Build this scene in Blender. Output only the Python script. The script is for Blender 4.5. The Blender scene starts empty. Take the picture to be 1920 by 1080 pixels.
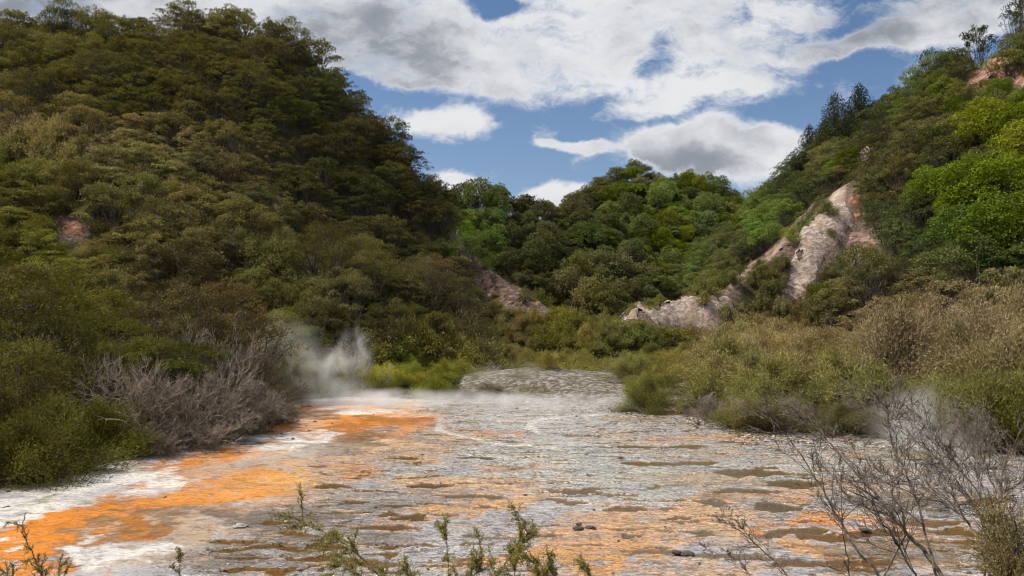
import bpy, math, random
import numpy as np
from mathutils import Vector, Euler
R = math.radians
scn = bpy.context.scene
col = scn.collection

# ---------------------------------------------------------------- camera, sky, sun, exposure
F = 1493.0            # focal length in photo pixels (1920 wide)
CH = 4.5              # height of the eye above the pool
HY = 600.0            # row of the horizon in the photo
cam_d = bpy.data.cameras.new('camera'); cam = bpy.data.objects.new('camera', cam_d); col.objects.link(cam)
cam.location = (0, 0, CH); cam.rotation_euler = (R(90), 0, 0)
cam_d.sensor_width = 36; cam_d.lens = 36 * F / 1920; cam_d.shift_y = (HY - 540) / 1920
cam_d.clip_start = 0.1; cam_d.clip_end = 3000
cam_d.dof.use_dof = True; cam_d.dof.focus_distance = 40; cam_d.dof.aperture_fstop = 7.0
scn.camera = cam

SUN_EL, SUN_AZ = 56.0, -84.0      # azimuth from the view direction, negative = left
sd = Vector((math.sin(R(SUN_AZ)) * math.cos(R(SUN_EL)), math.cos(R(SUN_AZ)) * math.cos(R(SUN_EL)), math.sin(R(SUN_EL))))
sun_d = bpy.data.lights.new('sun', 'SUN'); sun = bpy.data.objects.new('sun', sun_d); col.objects.link(sun)
sun_d.energy = 5.0; sun_d.angle = R(1.5); sun_d.color = (1.0, 0.93, 0.82)
sun.rotation_euler = sd.to_track_quat('Z', 'Y').to_euler(); sun.location = (0, 0, 90)

scn.view_settings.view_transform = 'Standard'; scn.view_settings.look = 'None'
scn.view_settings.exposure = 0.0; scn.view_settings.gamma = 1.0
cy = scn.cycles
cy.max_bounces = 6; cy.diffuse_bounces = 2; cy.glossy_bounces = 2; cy.transmission_bounces = 4
cy.transparent_max_bounces = 8; cy.volume_bounces = 2
cy.volume_step_rate = 2.0; cy.volume_max_steps = 64
cy.caustics_reflective = False; cy.caustics_refractive = False
cy.use_denoising = True; cy.filter_width = 1.05
cy.sample_clamp_indirect = 6.0

class NT:
    """small helper to wire shader nodes"""
    def __init__(s, tree):
        s.t = tree; s.n = tree.nodes; s.l = tree.links
    def new(s, typ, **kw):
        n = s.n.new(typ)
        for k, v in kw.items(): setattr(n, k, v)
        return n
    def put(s, sock, v):
        if isinstance(v, bpy.types.NodeSocket): s.l.new(v, sock)
        elif v is not None:
            if sock.type == 'RGBA' and len(v) == 3: v = (*v, 1)
            sock.default_value = v
    def math(s, op, a, b=None, c=None, clamp=False):
        n = s.new('ShaderNodeMath', operation=op, use_clamp=clamp)
        s.put(n.inputs[0], a)
        if b is not None: s.put(n.inputs[1], b)
        if c is not None: s.put(n.inputs[2], c)
        return n.outputs[0]
    def vmath(s, op, a, b=None):
        n = s.new('ShaderNodeVectorMath', operation=op); s.put(n.inputs[0], a)
        if b is not None: s.put(n.inputs[1], b)
        return n.outputs[0]
    def mix(s, f, a, b, mode='MIX'):
        n = s.new('ShaderNodeMix', data_type='RGBA', blend_type=mode, clamp_factor=True)
        s.put(n.inputs[0], f); s.put(n.inputs[6], a); s.put(n.inputs[7], b)
        return n.outputs[2]
    def sstep(s, v, lo, hi, a=0.0, b=1.0):
        n = s.new('ShaderNodeMapRange', interpolation_type='SMOOTHSTEP')
        s.put(n.inputs[0], v); n.inputs[1].default_value = lo; n.inputs[2].default_value = hi
        n.inputs[3].default_value = a; n.inputs[4].default_value = b
        return n.outputs[0]
    def noise(s, vec, scale, detail=4, rough=0.55, dist=0.0, out=0, dim='3D'):
        n = s.new('ShaderNodeTexNoise', noise_dimensions=dim); s.put(n.inputs['Vector'], vec)
        n.inputs['Scale'].default_value = scale; n.inputs['Detail'].default_value = detail
        n.inputs['Roughness'].default_value = rough; n.inputs['Distortion'].default_value = dist
        return n.outputs[out]
    def mapping(s, vec, scale=(1, 1, 1), loc=(0, 0, 0), rot=(0, 0, 0)):
        n = s.new('ShaderNodeMapping'); s.put(n.inputs[0], vec)
        n.inputs[1].default_value = loc; n.inputs[2].default_value = rot; n.inputs[3].default_value = scale
        return n.outputs[0]

world = bpy.data.worlds.new('World'); scn.world = world; world.use_nodes = True
w = NT(world.node_tree); w.n.clear()
sky = w.new('ShaderNodeTexSky', sky_type='NISHITA', sun_disc=False)
sky.sun_elevation = R(SUN_EL); sky.sun_rotation = R(SUN_AZ); sky.air_density = 1.0; sky.dust_density = 0.6; sky.ozone_density = 1.6
tc = w.new('ShaderNodeTexCoord'); dirv = tc.outputs['Generated']
sep = w.new('ShaderNodeSeparateXYZ'); w.put(sep.inputs[0], dirv)
dx, dy, dz = sep.outputs
yy = w.math('MAXIMUM', dy, 0.12)
u0 = w.math('DIVIDE', dx, yy); v0 = w.math('DIVIDE', dz, yy)
cmb = w.new('ShaderNodeCombineXYZ'); w.put(cmb.inputs[0], u0); w.put(cmb.inputs[1], v0)
uv = cmb.outputs[0]
wrp = w.noise(uv, 5.0, 5, 0.6, out=1)
wrp = w.vmath('SUBTRACT', wrp, (0.5, 0.5, 0.5))
sc_ = w.new('ShaderNodeVectorMath', operation='SCALE'); w.put(sc_.inputs[0], wrp); sc_.inputs[3].default_value = 0.10
uvw = w.vmath('ADD', uv, sc_.outputs[0])
def P(px, py): return ((px - 960) / F, (HY - py) / F)
# cloud banks: centre, radii in photo pixels, tilt in degrees, weight
BLOBS = [(200, 10, 640, 170, 0, 1.2), (760, 48, 330, 112, -3, 1.0), (1000, 100, 280, 92, 0, 1.0), (700, 120, 110, 42, -8, .5), (860, 130, 150, 46, 2, .5), (1090, 150, 110, 34, 0, .5), (1300, 40, 300, 70, 6, .9),
         (1400, 115, 210, 70, 8, .75), (1560, 84, 190, 20, 6, .8), (1260, 185, 150, 34, 10, .45), (1480, 160, 90, 16, 6, .5), (1800, 30, 240, 66, 14, 1.1), (1760, 112, 80, 40, 20, .6), (1160, 10, 360, 60, 0, .8), (1290, 165, 120, 28, 10, .5)]
HOLES = [(932, 14, 50, 16, -6, 1.5), (1228, 108, 30, 30, -30, 1.0), (1160, 205, 60, 30, 20, .3), (1440, 172, 160, 12, 8, .5), (1660, 118, 120, 18, 8, .9), (640, 175, 50, 36, 0, .8), (1620, 40, 90, 16, 6, .5), (1190, 128, 24, 14, 0, .5), (1040, 165, 26, 30, 20, .3), (960, 238, 200, 26, 0, .5)]
PUFFS = [(852, 236, 76, 44, 0, 1.5), (780, 226, 56, 26, 10, .7), (1022, 262, 26, 30, 30, .7), (1085, 282, 82, 15, -2, 1.0), (1340, 285, 160, 60, 0, 1.6), (1230, 275, 50, 44, 0, 1.0), (1455, 278, 75, 44, 10, 1.0), (1050, 374, 100, 26, 6, 1.5), (850, 350, 50, 22, 0, .9), (1190, 205, 80, 20, 10, .6), (1390, 190, 80, 16, 18, .6), (1250, 200, 50, 14, 0, .5)]
def blob(vec, cx, cy_, rx, ry, rot, amp, lo=.45, hi=1.35):
    c = P(cx, cy_)
    m = w.new('ShaderNodeMapping', vector_type='TEXTURE'); w.put(m.inputs[0], vec)
    m.inputs[1].default_value = (c[0], c[1], 0); m.inputs[2].default_value = (0, 0, R(rot)); m.inputs[3].default_value = (rx / F, ry / F, 1)
    ln = w.new('ShaderNodeVectorMath', operation='LENGTH'); w.put(ln.inputs[0], m.outputs[0])
    return w.sstep(ln.outputs[1], lo, hi, amp, 0.0)
def field(vec):
    d = None
    for b in BLOBS:
        s = blob(vec, *b); d = s if d is None else w.math('ADD', d, s)
    d = w.math('MINIMUM', d, 1.12)
    for b in HOLES: d = w.math('SUBTRACT', d, blob(vec, *b, 0.1, 1.9))
    d = w.math('MAXIMUM', d, -0.15)
    for b in PUFFS: d = w.math('ADD', d, blob(vec, *b))
    return d
D = field(uvw)
fw = w.noise(uv, 16.0, 4, 0.6, out=1); fs = w.new('ShaderNodeVectorMath', operation='SCALE'); w.put(fs.inputs[0], w.vmath('SUBTRACT', fw, (0.5, 0.5, 0.5))); fs.inputs[3].default_value = 0.05
uvf = w.vmath('ADD', uv, fs.outputs[0])
f1 = w.noise(w.mapping(uvf, (1, 1.7, 1), rot=(0, 0, R(-8))), 6.0, 10, 0.66)
f2 = w.noise(w.mapping(uvf, (1, 2.2, 1), (3, 1, 0), rot=(0, 0, R(-14))), 17.0, 8, 0.66, 0.3)
det = w.math('ADD', w.math('MULTIPLY', w.math('SUBTRACT', f1, 0.5), 2.3), w.math('MULTIPLY', w.math('SUBTRACT', f2, 0.5), 2.4))
dens_f = w.math('ADD', D, det)
# the rest of the sky, behind and above
cmb2 = w.new('ShaderNodeCombineXYZ'); zz = w.math('ADD', w.math('MAXIMUM', dz, 0.0), 0.2)
w.put(cmb2.inputs[0], w.math('DIVIDE', dx, zz)); w.put(cmb2.inputs[1], w.math('DIVIDE', dy, zz))
g1 = w.noise(cmb2.outputs[0], 1.1, 8, 0.6)
dens_b = w.math('MULTIPLY_ADD', w.math('SUBTRACT', g1, 0.44), 5.0, 0.55)
front = w.math('MULTIPLY', w.sstep(dy, 0.45, 0.7), w.sstep(v0, 0.46, 0.7, 1, 0))
nmx = w.new('ShaderNodeMix', data_type='FLOAT'); w.put(nmx.inputs[0], front); w.put(nmx.inputs[2], dens_b); w.put(nmx.inputs[3], dens_f)
dens = nmx.outputs[0]
alpha = w.sstep(dens, 0.0, 1.22)
# thickness decides how grey a cloud is; thin rims are bright
thick = w.sstep(dens, 0.75, 1.5)
f3 = w.noise(w.mapping(uvw, (1, 2.0, 1), (7, 2, 0)), 5.5, 8, 0.6)
f4 = w.noise(w.mapping(uv, (1, 1.4, 1), (1, 5, 0)), 13.0, 5, 0.55)
f6 = w.noise(w.mapping(uvf, (1, 1.6, 1), (2, 8, 0)), 3.2, 3, 0.5)
soft = w.math('ADD', w.math('MULTIPLY', f3, .6), w.math('ADD', w.math('MULTIPLY', f4, .25), w.math('MULTIPLY', f6, .35)))
shade = w.math('MULTIPLY', w.sstep(dens, 0.5, 1.4), w.sstep(soft, 0.50, 0.76, 0.0, .75))
und = None
for b in [(120, 20, 460, 110, 0, .80), (520, 50, 260, 80, 0, .55), (1730, 40, 240, 60, 12, .85), (1320, 315, 120, 22, 0, .62), (1290, 50, 150, 50, 10, .35), (760, 150, 200, 40, -5, .4), (900, 100, 200, 40, -5, .25), (840, 262, 70, 18, 0, .5)]:
    v_ = blob(uvw, *b, 0.0, 1.9); und = v_ if und is None else w.math('ADD', und, v_)
und = w.math('MULTIPLY', und, w.sstep(soft, 0.40, 0.80, 0.45, 1.1))
shade = w.sstep(w.math('ADD', w.math('MULTIPLY', shade, .9), w.math('MULTIPLY', und, .85)), -0.25, 1.5, 0.0, 1.0)
shade = w.sstep(shade, 0.04, 1.0, 0.0, 1.0)
ccol = w.mix(shade, (0.80, 0.81, 0.83), (0.27, 0.295, 0.345))
bg = w.new('ShaderNodeBackground'); out = w.new('ShaderNodeOutputWorld')
SKYS = 0.115
skyc = w.mix(1.0, sky.outputs[0], (0.64, 0.74, 0.86), 'MULTIPLY')
lowhaze = w.sstep(v0, 0.0, 0.42, 0.16, 0.0)
skyc2 = w.mix(lowhaze, skyc, (0.62 / SKYS, 0.68 / SKYS, 0.75 / SKYS))
cs = w.new('ShaderNodeVectorMath', operation='SCALE'); w.put(cs.inputs[0], ccol); cs.inputs[3].default_value = 1.0 / SKYS
fin = w.mix(alpha, skyc2, cs.outputs[0])
w.put(bg.inputs[0], fin); bg.inputs[1].default_value = SKYS
w.put(out.inputs[0], bg.outputs[0])

# ---------------------------------------------------------------- numeric helpers
rng = np.random.default_rng(7)
def _h(ix, iy, s):
    v = (ix * 374761393 + iy * 668265263 + s * 1442695041) & 0xFFFFFFFF
    v = ((v ^ (v >> 13)) * 1274126177) & 0xFFFFFFFF
    return ((v ^ (v >> 16)) & 0xFFFFFF) / float(0xFFFFFF)
def vnoise(x, y, s=0):
    ix = np.floor(x).astype(np.int64); iy = np.floor(y).astype(np.int64)
    fx = x - ix; fy = y - iy; fx = fx * fx * (3 - 2 * fx); fy = fy * fy * (3 - 2 * fy)
    a = _h(ix, iy, s); b = _h(ix + 1, iy, s); c = _h(ix, iy + 1, s); d = _h(ix + 1, iy + 1, s)
    return (a * (1 - fx) + b * fx) * (1 - fy) + (c * (1 - fx) + d * fx) * fy
def fbm(x, y, oct=5, s=0, g=0.5):
    x = np.asarray(x, float); y = np.asarray(y, float)
    t = 0; a = 1; n = 0
    for k in range(oct):
        t = t + a * vnoise(x * 2 ** k + 17.3 * k, y * 2 ** k - 9.1 * k, s + k); n += a; a *= g
    return t / n
def sm(v, lo, hi):
    t = np.clip((v - lo) / (hi - lo), 0, 1); return t * t * (3 - 2 * t)
def to_px(x, y, z):
    yv = np.maximum(y, 0.01)
    return 960 + F * x / yv, HY - F * (z - CH) / yv
def W3(px, py, Y): return ((px - 960) / F * Y, Y, CH + (HY - py) / F * Y)
def inpoly(px, py, poly):
    px = np.asarray(px, float); py = np.asarray(py, float)
    r = np.zeros(px.shape, bool); n = len(poly)
    for i in range(n):
        x1, y1 = poly[i]; x2, y2 = poly[(i + 1) % n]
        if y1 == y2: continue
        c = ((y1 > py) != (y2 > py)) & (px < (x2 - x1) * (py - y1) / (y2 - y1) + x1)
        r ^= c
    return r
def polydist(x, y, poly):
    """signed distance, positive inside"""
    d = np.full(np.shape(x), 1e9); n = len(poly)
    for i in range(n):
        ax, ay = poly[i]; bx, by = poly[(i + 1) % n]
        vx, vy = bx - ax, by - ay
        t = np.clip(((x - ax) * vx + (y - ay) * vy) / (vx * vx + vy * vy + 1e-9), 0, 1)
        d = np.minimum(d, np.hypot(x - ax - t * vx, y - ay - t * vy))
    return np.where(inpoly(x, y, poly), d, -d)

# ---------------------------------------------------------------- the lie of the land
def gp(px, py):   # a pixel on the pool surface -> world x, y
    Y = CH * F / (py - HY); return ((px - 960) / F * Y, Y)
POOL = [(-30, 6), (-26, 14), gp(-260, 905), gp(0, 908), gp(110, 880), gp(235, 856), gp(380, 846), gp(490, 838), gp(520, 800), gp(545, 766), gp(575, 753), gp(640, 748.5),
        gp(760, 751), gp(900, 752), gp(1010, 753), gp(1130, 760), gp(1180, 772), gp(1290, 773), gp(1335, 795), gp(1420, 818), gp(1520, 828), gp(1640, 832), gp(1760, 838), gp(1850, 846), gp(1960, 852), gp(2300, 860),
        (24, 12), (12, 7), (4, 8.5), (-3, 8), (-12, 7)]
# crests: (px, py, depth) with the crowns' height taken off
HILLS = {
 'A': dict(ax=1.35, ay=0.80, pts=[(-700, 150, 105), (-300, 115, 100), (0, 92, 96), (150, 78, 95), (300, 70, 95), (420, 60, 95), (500, 72, 94), (560, 100, 93), (620, 150, 92), (680, 222, 90), (740, 292, 88), (785, 372, 86), (815, 440, 84), (842, 490, 82)]),
 'A2': dict(ax=1.0, ay=0.95, pts=[(-500, 215, 74), (-200, 225, 73), (50, 245, 72), (180, 270, 71), (300, 320, 69), (400, 380, 67), (480, 440, 64), (560, 490, 61), (660, 530, 60), (780, 555, 60)]),
 'AS': dict(ax=1.0, ay=0.95, pts=[(842, 480, 82), (890, 505, 80), (935, 535, 77), (975, 560, 74), (1015, 583, 71), (1060, 603, 68), (1110, 618, 66)]),
 'B1': dict(ax=0.75, ay=0.55, pts=[(600, 420, 150), (780, 415, 150), (860, 402, 148), (930, 400, 148), (1000, 425, 150), (1060, 425, 155), (1110, 440, 150)]),
 'B2': dict(ax=0.85, ay=0.60, pts=[(1040, 435, 178), (1095, 395, 182), (1140, 355, 185), (1195, 338, 188), (1250, 350, 190), (1310, 362, 192), (1370, 388, 194), (1420, 400, 190), (1500, 400, 180)]),
 'C': dict(ax=0.95, ay=0.80, pts=[(1380, 450, 150), (1430, 400, 143), (1475, 360, 135), (1530, 318, 127), (1590, 275, 119), (1650, 235, 112), (1710, 195, 106), (1780, 150, 100), (1850, 110, 95), (1920, 70, 91), (2050, -10, 88), (2300, -80, 86), (2700, -100, 84)]),
 'C2': dict(ax=1.25, ay=1.0, pts=[(1700, 300, 92), (1640, 345, 88), (1590, 372, 85), (1545, 402, 83), (1500, 432, 81), (1450, 474, 79), (1400, 505, 77), (1340, 535, 75), (1280, 558, 73), (1220, 577, 71), (1170, 592, 69), (1120, 606, 67)]),
 'C3': dict(ax=1.0, ay=1.0, pts=[(1700, 300, 92), (1780, 330, 84), (1850, 380, 78), (1950, 400, 74), (2200, 400, 72)]),
}
for h in HILLS.values(): h['w'] = [W3(*p) for p in h['pts']]
def hillfn(x, y, h, ay=None):
    z = np.full(np.shape(x), -50.0); ax = h['ax']; ay = h['ay']; p = h['w']
    for (a, b) in zip(p[:-1], p[1:]):
        vx, vy = (b[0] - a[0]) * ax, (b[1] - a[1]) * ay
        t = np.clip(((x - a[0]) * ax * vx + (y - a[1]) * ay * vy) / (vx * vx + vy * vy), 0, 1)
        ex = (x - a[0]) * ax - t * vx; ey = (y - a[1]) * ay - t * vy
        d = np.sqrt(ex * ex + ey * ey)
        z = np.maximum(z, a[2] + (b[2] - a[2]) * t - d * (0.55 + 0.45 * sm(d, 0, 4)))
    return z
def height(x, y, full=False):
    x = np.asarray(x, float); y = np.asarray(y, float)
    wx = x + 3.0 * (fbm(x * .07, y * .07, 3, 11) - .5); wy = y + 3.0 * (fbm(x * .07, y * .07, 3, 31) - .5)
    pd = polydist(x, y, POOL)
    pdn = pd + 1.6 * (fbm(x * .35, y * .35, 4, 5) - .5)
    fl = np.where(pdn > 0, -0.05 - 0.25 * np.minimum(pdn, 2), 0.0)
    o = np.maximum(-pdn, 0)
    fl = fl + 0.55 * sm(o, 0, 3.5) + 0.045 * np.maximum(o - 2, 0)
    fl = fl + 0.9 * (fbm(x * .09, y * .09, 4, 3) - .5) * sm(o, 1, 8)
    # pale sinter mound behind the pool
    mx, my = W3(1010, 700, 49)[:2]
    fl = fl + (.40 + .5 * fbm(x * .5, y * .5, 3, 77)) * np.exp(-((x - mx) / 5.2) ** 2 - ((y - my) / 3.6) ** 2) * sm(o, 0, 1.5)
    # bank the viewer stands on
    fl = np.maximum(fl, 3.0 - 0.42 * np.maximum(np.hypot(x * .5, y + 1) - 1, 0))
    rough = fbm(x * .16, y * .16, 5, 40) - .5
    gull = np.abs(fbm(x * .11, y * .05, 4, 60) - .5)
    z = fl; who = np.zeros(np.shape(x), int)
    for k, (nm, h) in enumerate(HILLS.items()):
        amp = 1.0 if nm in ('A', 'C', 'B1', 'B2') else 0.55
        zh = hillfn(wx, wy, h) + amp * (2.6 * rough - 3.2 * gull + 0.4)
        who = np.where(zh > z, k + 1, who)
        m = np.maximum(z, zh); dd = np.abs(z - zh)
        z = m + 0.25 * 1.6 * np.maximum(1 - dd / 1.6, 0) ** 2
    if full: return z, who, pdn
    return z

# ---------------------------------------------------------------- object helpers
def tag(o, label=None, cat=None, group=None, kind=None):
    if label: o['label'] = label
    if cat: o['category'] = cat
    if group: o['group'] = group
    if kind: o['kind'] = kind
    return o
def mesh_np(name, V, faces, mats, attrs=None, smooth=False, fmat=None):
    """faces: (N,3) or (N,4) int array"""
    me = bpy.data.meshes.new(name); V = np.ascontiguousarray(V, np.float32); faces = np.ascontiguousarray(faces, np.int32)
    n, k = faces.shape
    me.vertices.add(len(V)); me.vertices.foreach_set('co', V.ravel())
    me.loops.add(n * k); me.loops.foreach_set('vertex_index', faces.ravel())
    me.polygons.add(n); me.polygons.foreach_set('loop_start', np.arange(0, n * k, k, dtype=np.int32))
    me.polygons.foreach_set('loop_total', np.full(n, k, np.int32))
    me.polygons.foreach_set('use_smooth', np.full(n, smooth, bool))
    for m in mats: me.materials.append(m)
    if fmat is not None: me.polygons.foreach_set('material_index', np.ascontiguousarray(fmat, np.int32))
    for an, arr in (attrs or {}).items():
        arr = np.ascontiguousarray(arr, np.float32)
        if arr.ndim == 1:
            a = me.attributes.new(an, 'FLOAT', 'POINT'); a.data.foreach_set('value', arr)
        else:
            if arr.shape[1] == 3: arr = np.hstack([arr, np.ones((len(arr), 1), np.float32)])
            a = me.attributes.new(an, 'FLOAT_COLOR', 'POINT'); a.data.foreach_set('color', np.ascontiguousarray(arr, np.float32).ravel())
    me.update(calc_edges=True)
    return me
def link(name, data, parent=None, loc=None):
    o = bpy.data.objects.new(name, data); col.objects.link(o)
    if parent is not None: o.parent = parent
    if loc is not None: o.location = loc
    return o
def grid_faces(nr, nc):
    i = np.arange(nr * nc).reshape(nr, nc)
    return np.stack([i[:-1, :-1], i[:-1, 1:], i[1:, 1:], i[1:, :-1]], -1).reshape(-1, 4)

# ---------------------------------------------------------------- materials
def newmat(name):
    m = bpy.data.materials.new(name); m.use_nodes = True; t = NT(m.node_tree)
    bs = t.n.get('Principled BSDF'); return m, t, bs
def attr(t, name, fac=False):
    a = t.new('ShaderNodeAttribute', attribute_name=name); return a.outputs['Fac' if fac else 'Color']
def pos(t): return t.new('ShaderNodeNewGeometry').outputs['Position']
def bump(t, bs, h, strength, dist):
    b = t.new('ShaderNodeBump'); b.inputs['Strength'].default_value = strength; b.inputs['Distance'].default_value = dist
    t.put(b.inputs['Height'], h); t.l.new(b.outputs[0], bs.inputs['Normal'])

def mat_soil():
    m, t, bs = newmat('hillside_soil'); p = pos(t)
    n = t.noise(p, 0.8, 6, .6); n2 = t.noise(p, 5, 5, .65)
    c = t.mix(t.sstep(n, .35, .65), (0.034, 0.032, 0.014), (0.060, 0.050, 0.026))
    c = t.mix(t.sstep(n2, .45, .75), c, (0.05, 0.055, 0.02))
    bn = t.noise(t.mapping(p, (1, 1.5, 1)), 3.0, 9, .72); b3 = t.noise(p, .5, 4, .5)
    b = t.mix(t.sstep(bn, .44, .60), (.14, .115, .09), (.42, .385, .34))
    b = t.mix(t.math('MULTIPLY', t.sstep(b3, .48, .62), .7), b, (.10, .085, .03))
    b = t.mix(t.math('MULTIPLY', t.sstep(n2, .6, .75), .6), b, (.42, .40, .30))
    c = t.mix(t.sstep(t.math('ADD', attr(t, 'bankmask', True), t.math('MULTIPLY', t.math('SUBTRACT', n2, .5), 1.2)), .35, .65), c, b)
    sn = t.noise(t.mapping(t.mapping(p, rot=(R(-35), R(-26), 0)), (1.5, 1.5, .22)), 1.6, 8, .68, .5)
    c = t.mix(t.sstep(t.math('ADD', attr(t, 'scar', True), t.math('MULTIPLY', t.math('SUBTRACT', sn, .5), 1.4)), .3, .7), c, t.mix(t.sstep(n2, .4, .6), (.10, .07, .05), (.22, .165, .13)))
    t.put(bs.inputs['Base Color'], c); bs.inputs['Roughness'].default_value = .95; bs.inputs['Specular IOR Level'].default_value = .15
    bump(t, bs, t.math('ADD', n2, bn), .8, .3); return m
def mat_rock():
    m, t, bs = newmat('altered_rock'); p = pos(t)
    base = attr(t, 'rockcol')
    st = t.mapping(t.mapping(p, rot=(R(-35), R(-26), 0)), (1.5, 1.5, .22))
    n = t.noise(st, 1.6, 8, .68, .5); n2 = t.noise(p, 3.2, 6, .65); n3 = t.noise(p, .55, 4, .6)
    c = t.mix(t.sstep(n, .40, .62), t.mix(1.0, base, (.55, .49, .45), 'MULTIPLY'), t.mix(1.0, base, (1.3, 1.27, 1.22), 'MULTIPLY'))
    c = t.mix(t.math('MULTIPLY', t.sstep(n3, .50, .62), .55), c, (.40, .27, .18))
    c = t.mix(t.math('MULTIPLY', t.sstep(n3, .46, .36), .55), c, (.40, .22, .20))
    c = t.mix(t.math('MULTIPLY', t.sstep(n, .56, .70), .55), c, (.52, .49, .46))
    nf = t.noise(t.mapping(t.mapping(p, rot=(R(-35), R(-26), 0)), (2.2, 2.2, .3)), 5.5, 6, .7)
    c = t.mix(t.math('MULTIPLY', t.sstep(nf, .50, .64), .55), c, t.mix(1.0, c, (.45, .38, .34), 'MULTIPLY'))
    c = t.mix(t.math('MULTIPLY', t.sstep(n2, .38, .28), .45), c, (.14, .105, .08))
    t.put(bs.inputs['Base Color'], c); bs.inputs['Roughness'].default_value = .9; bs.inputs['Specular IOR Level'].default_value = .2
    bump(t, bs, t.math('ADD', n, t.math('MULTIPLY', n2, .25)), .75, .45); return m
def leaf_mat(name, tipcol, vcol=False, trans=.27):
    m = bpy.data.materials.new(name); m.use_nodes = True; t = NT(m.node_tree); t.n.clear()
    at = t.new('ShaderNodeAttribute', attribute_name='leaf'); sx = t.new('ShaderNodeSeparateColor'); t.put(sx.inputs[0], at.outputs['Color'])
    var, tip, hue = sx.outputs
    if vcol:
        ac = t.new('ShaderNodeAttribute', attribute_name='plantcol'); base = ac.outputs['Color']; amt = ac.outputs['Alpha']
    else:
        oi = t.new('ShaderNodeObjectInfo'); base = oi.outputs['Color']; amt = oi.outputs['Alpha']
    c = t.mix(1.0, base, t.mix(var, (.50, .50, .50), (1.75, 1.7, 1.5)), 'MULTIPLY')
    c = t.mix(t.sstep(hue, .6, 1.0, 0, .7), c, t.mix(1.0, base, (1.25, 1.0, .85), 'MULTIPLY'))
    c = t.mix(t.math('MULTIPLY', tip, amt), c, tipcol)
    d = t.new('ShaderNodeBsdfDiffuse'); t.put(d.inputs[0], c)
    tr = t.new('ShaderNodeBsdfTranslucent'); t.put(tr.inputs[0], t.mix(1.0, c, (1.2, 1.15, .5), 'MULTIPLY'))
    mx = t.new('ShaderNodeMixShader'); mx.inputs[0].default_value = trans; t.l.new(d.outputs[0], mx.inputs[1]); t.l.new(tr.outputs[0], mx.inputs[2])
    o = t.new('ShaderNodeOutputMaterial'); t.l.new(mx.outputs[0], o.inputs[0]); return m
def wood_mat(name, a, b, sc=9):
    m, t, bs = newmat(name); tcn = t.new('ShaderNodeTexCoord'); n = t.noise(tcn.outputs['Object'], sc, 5, .65)
    t.put(bs.inputs['Base Color'], t.mix(t.sstep(n, .35, .65), a, b)); bs.inputs['Roughness'].default_value = .9
    bs.inputs['Specular IOR Level'].default_value = .2
    bump(t, bs, n, .5, .02); return m
M = dict(soil=mat_soil(), rock=mat_rock(),
         kanuka=leaf_mat('kanuka_leaves', (.46, .39, .27)), broad=leaf_mat('broad_leaves', (.26, .32, .06)),
         shrub=leaf_mat('manuka_leaves', (.50, .41, .27)), fern=leaf_mat('fern_fronds', (.2, .2, .05)),
         cover=leaf_mat('ground_cover_leaves', (.36, .28, .17), vcol=True),
         bark=wood_mat('bark', (.05, .042, .036), (.13, .11, .095)),
         deadwood=wood_mat('dead_wood', (.16, .125, .092), (.39, .325, .255)),
         palewood=wood_mat('weathered_wood', (.22, .19, .17), (.42, .38, .34)),
         twig=wood_mat('dark_twig', (.05, .036, .028), (.30, .24, .19), 14))

# ---------------------------------------------------------------- terrain
ROCKS = [  # polygon in photo pixels, base colour
 ([(1548, 372), (1575, 352), (1606, 345), (1624, 365), (1612, 400), (1596, 432), (1572, 462), (1552, 492), (1540, 520), (1524, 558), (1490, 566), (1452, 573), (1466, 545), (1480, 520), (1484, 484), (1496, 450), (1520, 415)], (.44, .38, .35)),
 ([(1548, 368), (1522, 385), (1500, 430), (1484, 470), (1474, 470), (1440, 490), (1408, 510), (1380, 545), (1368, 570), (1385, 610), (1345, 618), (1335, 590), (1350, 555), (1378, 520), (1410, 492), (1450, 462), (1490, 420), (1520, 385)], (.30, .22, .18)),
 ([(1150, 596), (1178, 572), (1215, 564), (1232, 580), (1250, 566), (1290, 556), (1335, 556), (1385, 560), (1372, 604), (1330, 628), (1290, 616), (1225, 612), (1180, 606)], (.43, .37, .33)),
 ([(880, 480), (905, 492), (950, 528), (1000, 555), (1034, 578), (1018, 592), (985, 585), (950, 573), (915, 560), (890, 525)], (.135, .095, .075)),
 ([(1812, 165), (1836, 120), (1870, 100), (1935, 88), (1935, 168), (1895, 150), (1860, 148), (1840, 175)], (.42, .24, .18)),
 ([(102, 388), (120, 398), (146, 418), (172, 440), (150, 452), (124, 442), (108, 420)], (.33, .16, .12)),
 ([(500, 352), (522, 356), (552, 398), (530, 408), (512, 380)], (.20, .13, .09)),
 ([(1596, 432), (1640, 428), (1652, 470), (1640, 500), (1600, 490), (1580, 460)], (.27, .19, .17)),
 ([(1590, 350), (1622, 362), (1618, 420), (1600, 428), (1596, 400)], (.24, .105, .05)),
 ([(1600, 262), (1630, 255), (1625, 300), (1612, 310)], (.38, .35, .32)),
 ([(855, 400), (862, 440), (880, 470), (866, 490), (846, 440)], (.20, .14, .11)),
]
def rock_of(px, py, wj=9):
    jx = px + wj * 2 * (fbm(px * .05, py * .05, 4, 70) - .5); jy = py + wj * 2 * (fbm(px * .05, py * .05, 4, 80) - .5)
    r = np.full(np.shape(px), -1)
    for k, (pl, c) in enumerate(ROCKS):
        r = np.where(inpoly(jx, jy, pl), k, r)
    return r
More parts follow.
